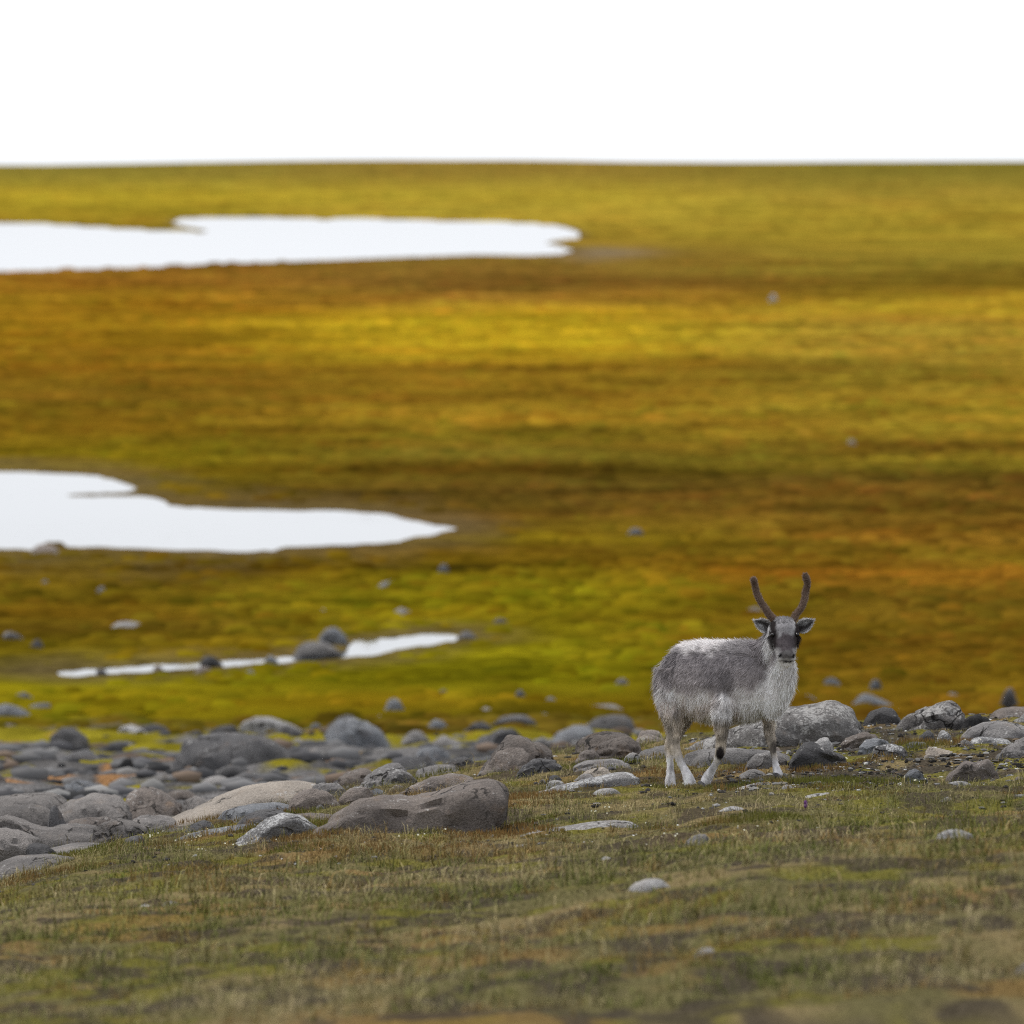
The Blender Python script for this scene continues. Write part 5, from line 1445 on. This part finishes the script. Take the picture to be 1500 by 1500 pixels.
# pebbles, lichen flakes and dead stalks in the turf
def litter():
    g = np.random.default_rng(4)
    t = (1 + 5 ** .5) / 2
    ico = np.array([(-1,t,0),(1,t,0),(-1,-t,0),(1,-t,0),(0,-1,t),(0,1,t),(0,-1,-t),(0,1,-t),(t,0,-1),(t,0,1),(-t,0,-1),(-t,0,1)]) / np.hypot(1, t)
    fc_ = np.array([(0,11,5),(0,5,1),(0,1,7),(0,7,10),(0,10,11),(1,5,9),(5,11,4),(11,10,2),(10,7,6),(7,1,8),(3,9,4),(3,4,2),(3,2,6),(3,6,8),(3,8,9),(4,9,5),(2,4,11),(6,2,10),(8,6,7),(9,8,1)])
    n = 60000
    y = g.uniform(43, 56, n); x = (g.random(n) * 2 - 1) * .064 * y
    stony = sstep(.8, 1.5, x) * sstep(46.3, 48.0, y)
    pr = .05 + .9 * stony * np.clip(.5 + 1.8 * fbm(x * 2, y * 2, 151, 3), .05, 1)
    k = (g.random(n) < pr) & footprint_mask(x, y)
    x, y, stony = x[k], y[k], stony[k]; n = len(x)
    z = ground(x, y)
    s = .003 * (7.0 ** (g.random(n) ** 2.2))
    sc = np.stack([s * g.uniform(.8, 1.6, n), s * g.uniform(.8, 1.4, n), s * g.uniform(.35, .8, n)], -1)
    pal = np.array([[.035, .032, .030], [.06, .055, .05], [.16, .155, .15], [.42, .42, .41], [.10, .075, .05]])
    ci = g.choice(5, n, p=[.36, .22, .16, .16, .10])
    s = np.where(ci == 3, s * .6, s); sc = sc * np.where(ci == 3, .6, 1)[:, None]
    V = ico[None] * sc[:, None] * g.uniform(.6, 1.4, (n, 12, 1)) + np.stack([x, y, z + s * .25], -1)[:, None]
    c = np.repeat(pal[ci] * g.uniform(.7, 1.3, (n, 1)), 12, 0)
    F = (fc_[None] + (np.arange(n) * 12)[:, None, None]).reshape(-1, 3)
    me = mesh_np('pebbles', V.reshape(-1, 3), [F], False, c, MAT['litter'])
    link('pebbles', me, None, None, 'dark pebbles and white lichen flakes in the stony turf', 'pebbles', None, 'stuff')


litter()


def flowers():
    g = np.random.default_rng(6)
    spots = [(218, 1236, 8), (265, 1240, 8), (310, 1232, 10), (340, 1241, 8), (372, 1238, 6), (730, 1213, 2), (886, 1198, 9), (958, 1205, 2), (960, 1233, 6), (462, 1186, 5), (1310, 1040, 1),
             (1345, 1150, 6), (1250, 1118, 8), (1300, 1125, 8), (1420, 1100, 6), (960, 1160, 4), (620, 1235, 6), (1100, 1215, 5), (560, 1180, 4)]
    V, F, C = [], [], []
    k = 0
    for px, py, cnt in spots:
        y0 = hit(px, py); x0 = ray(px, py)[0] * y0
        for _ in range(cnt):
            x = x0 + g.normal(0, .07); y = y0 + g.normal(0, .12); z = float(ground(np.array([x]), np.array([y]))[0])
            h = g.uniform(.02, .045); rr = g.uniform(.003, .0062)
            if not footprint_mask(np.array([x]), np.array([y - .05]))[0]:
                continue
            # stem
            V += [(x - .001, y, z), (x + .001, y, z), (x, y, z + h)]; F.append((k, k + 1, k + 2)); C += [(.1, .1, .04)] * 3; k += 3
            # five-petalled cup
            V.append((x, y - .001, z + h - .002)); C.append((.5, .45, .15)); c0 = k; k += 1
            for j in range(10):
                a = j / 10 * 2 * math.pi; q = rr * (1 if j % 2 else .65)
                V.append((x + math.cos(a) * q, y + math.sin(a) * q * .7 - .3 * q, z + h + math.sin(a) * q * .75)); C.append((.68, .68, .64)); k += 1
            for j in range(10):
                F.append((c0, c0 + 1 + j, c0 + 1 + (j + 1) % 10))
    me = mesh_np('white_flowers', np.array(V), [np.array(F)], False, np.array(C), MAT['grass'])
    link('white_flowers', me, None, None, 'tiny white flowers dotted in the turf and moss', 'flowers', None, 'stuff')


flowers()


def purple_flower():
    px, py = 1180, 1192
    y = hit(px, py); x = ray(px, py)[0] * y; z = float(ground(np.array([x]), np.array([y]))[0])
    e = link('purple_flower', None, None, (x, y, z), 'single small purple flower in the grass below the leaning pale slab', 'flower')
    V, q, c3, _, _ = loft([(np.array([0, 0, -.01]), .002, .002), (np.array([.002, 0, .02]), .0018, .0018), (np.array([.001, 0, .045]), .0016, .0016)], XS, 6, 2)
    link('stem', mesh_np('stem', V, [q, c3], True, None, MAT['stem']), e)
    V, q, c3, _, _ = loft([(np.array([.001, 0, .024]), .004, .004), (np.array([0, -.002, .034]), .011, .010), (np.array([.002, 0, .045]), .009, .010), (np.array([0, 0, .056]), .010, .008), (np.array([.001, 0, .066]), .003, .003)], XS, 8, 3)
    V = V + .0025 * np.stack([vn3(V * 300, 1), vn3(V * 300, 2), vn3(V * 300, 3)], -1)
    link('blossom', mesh_np('blossom', V, [q, c3], False, None, MAT['purple_petal']), e)


purple_flower()
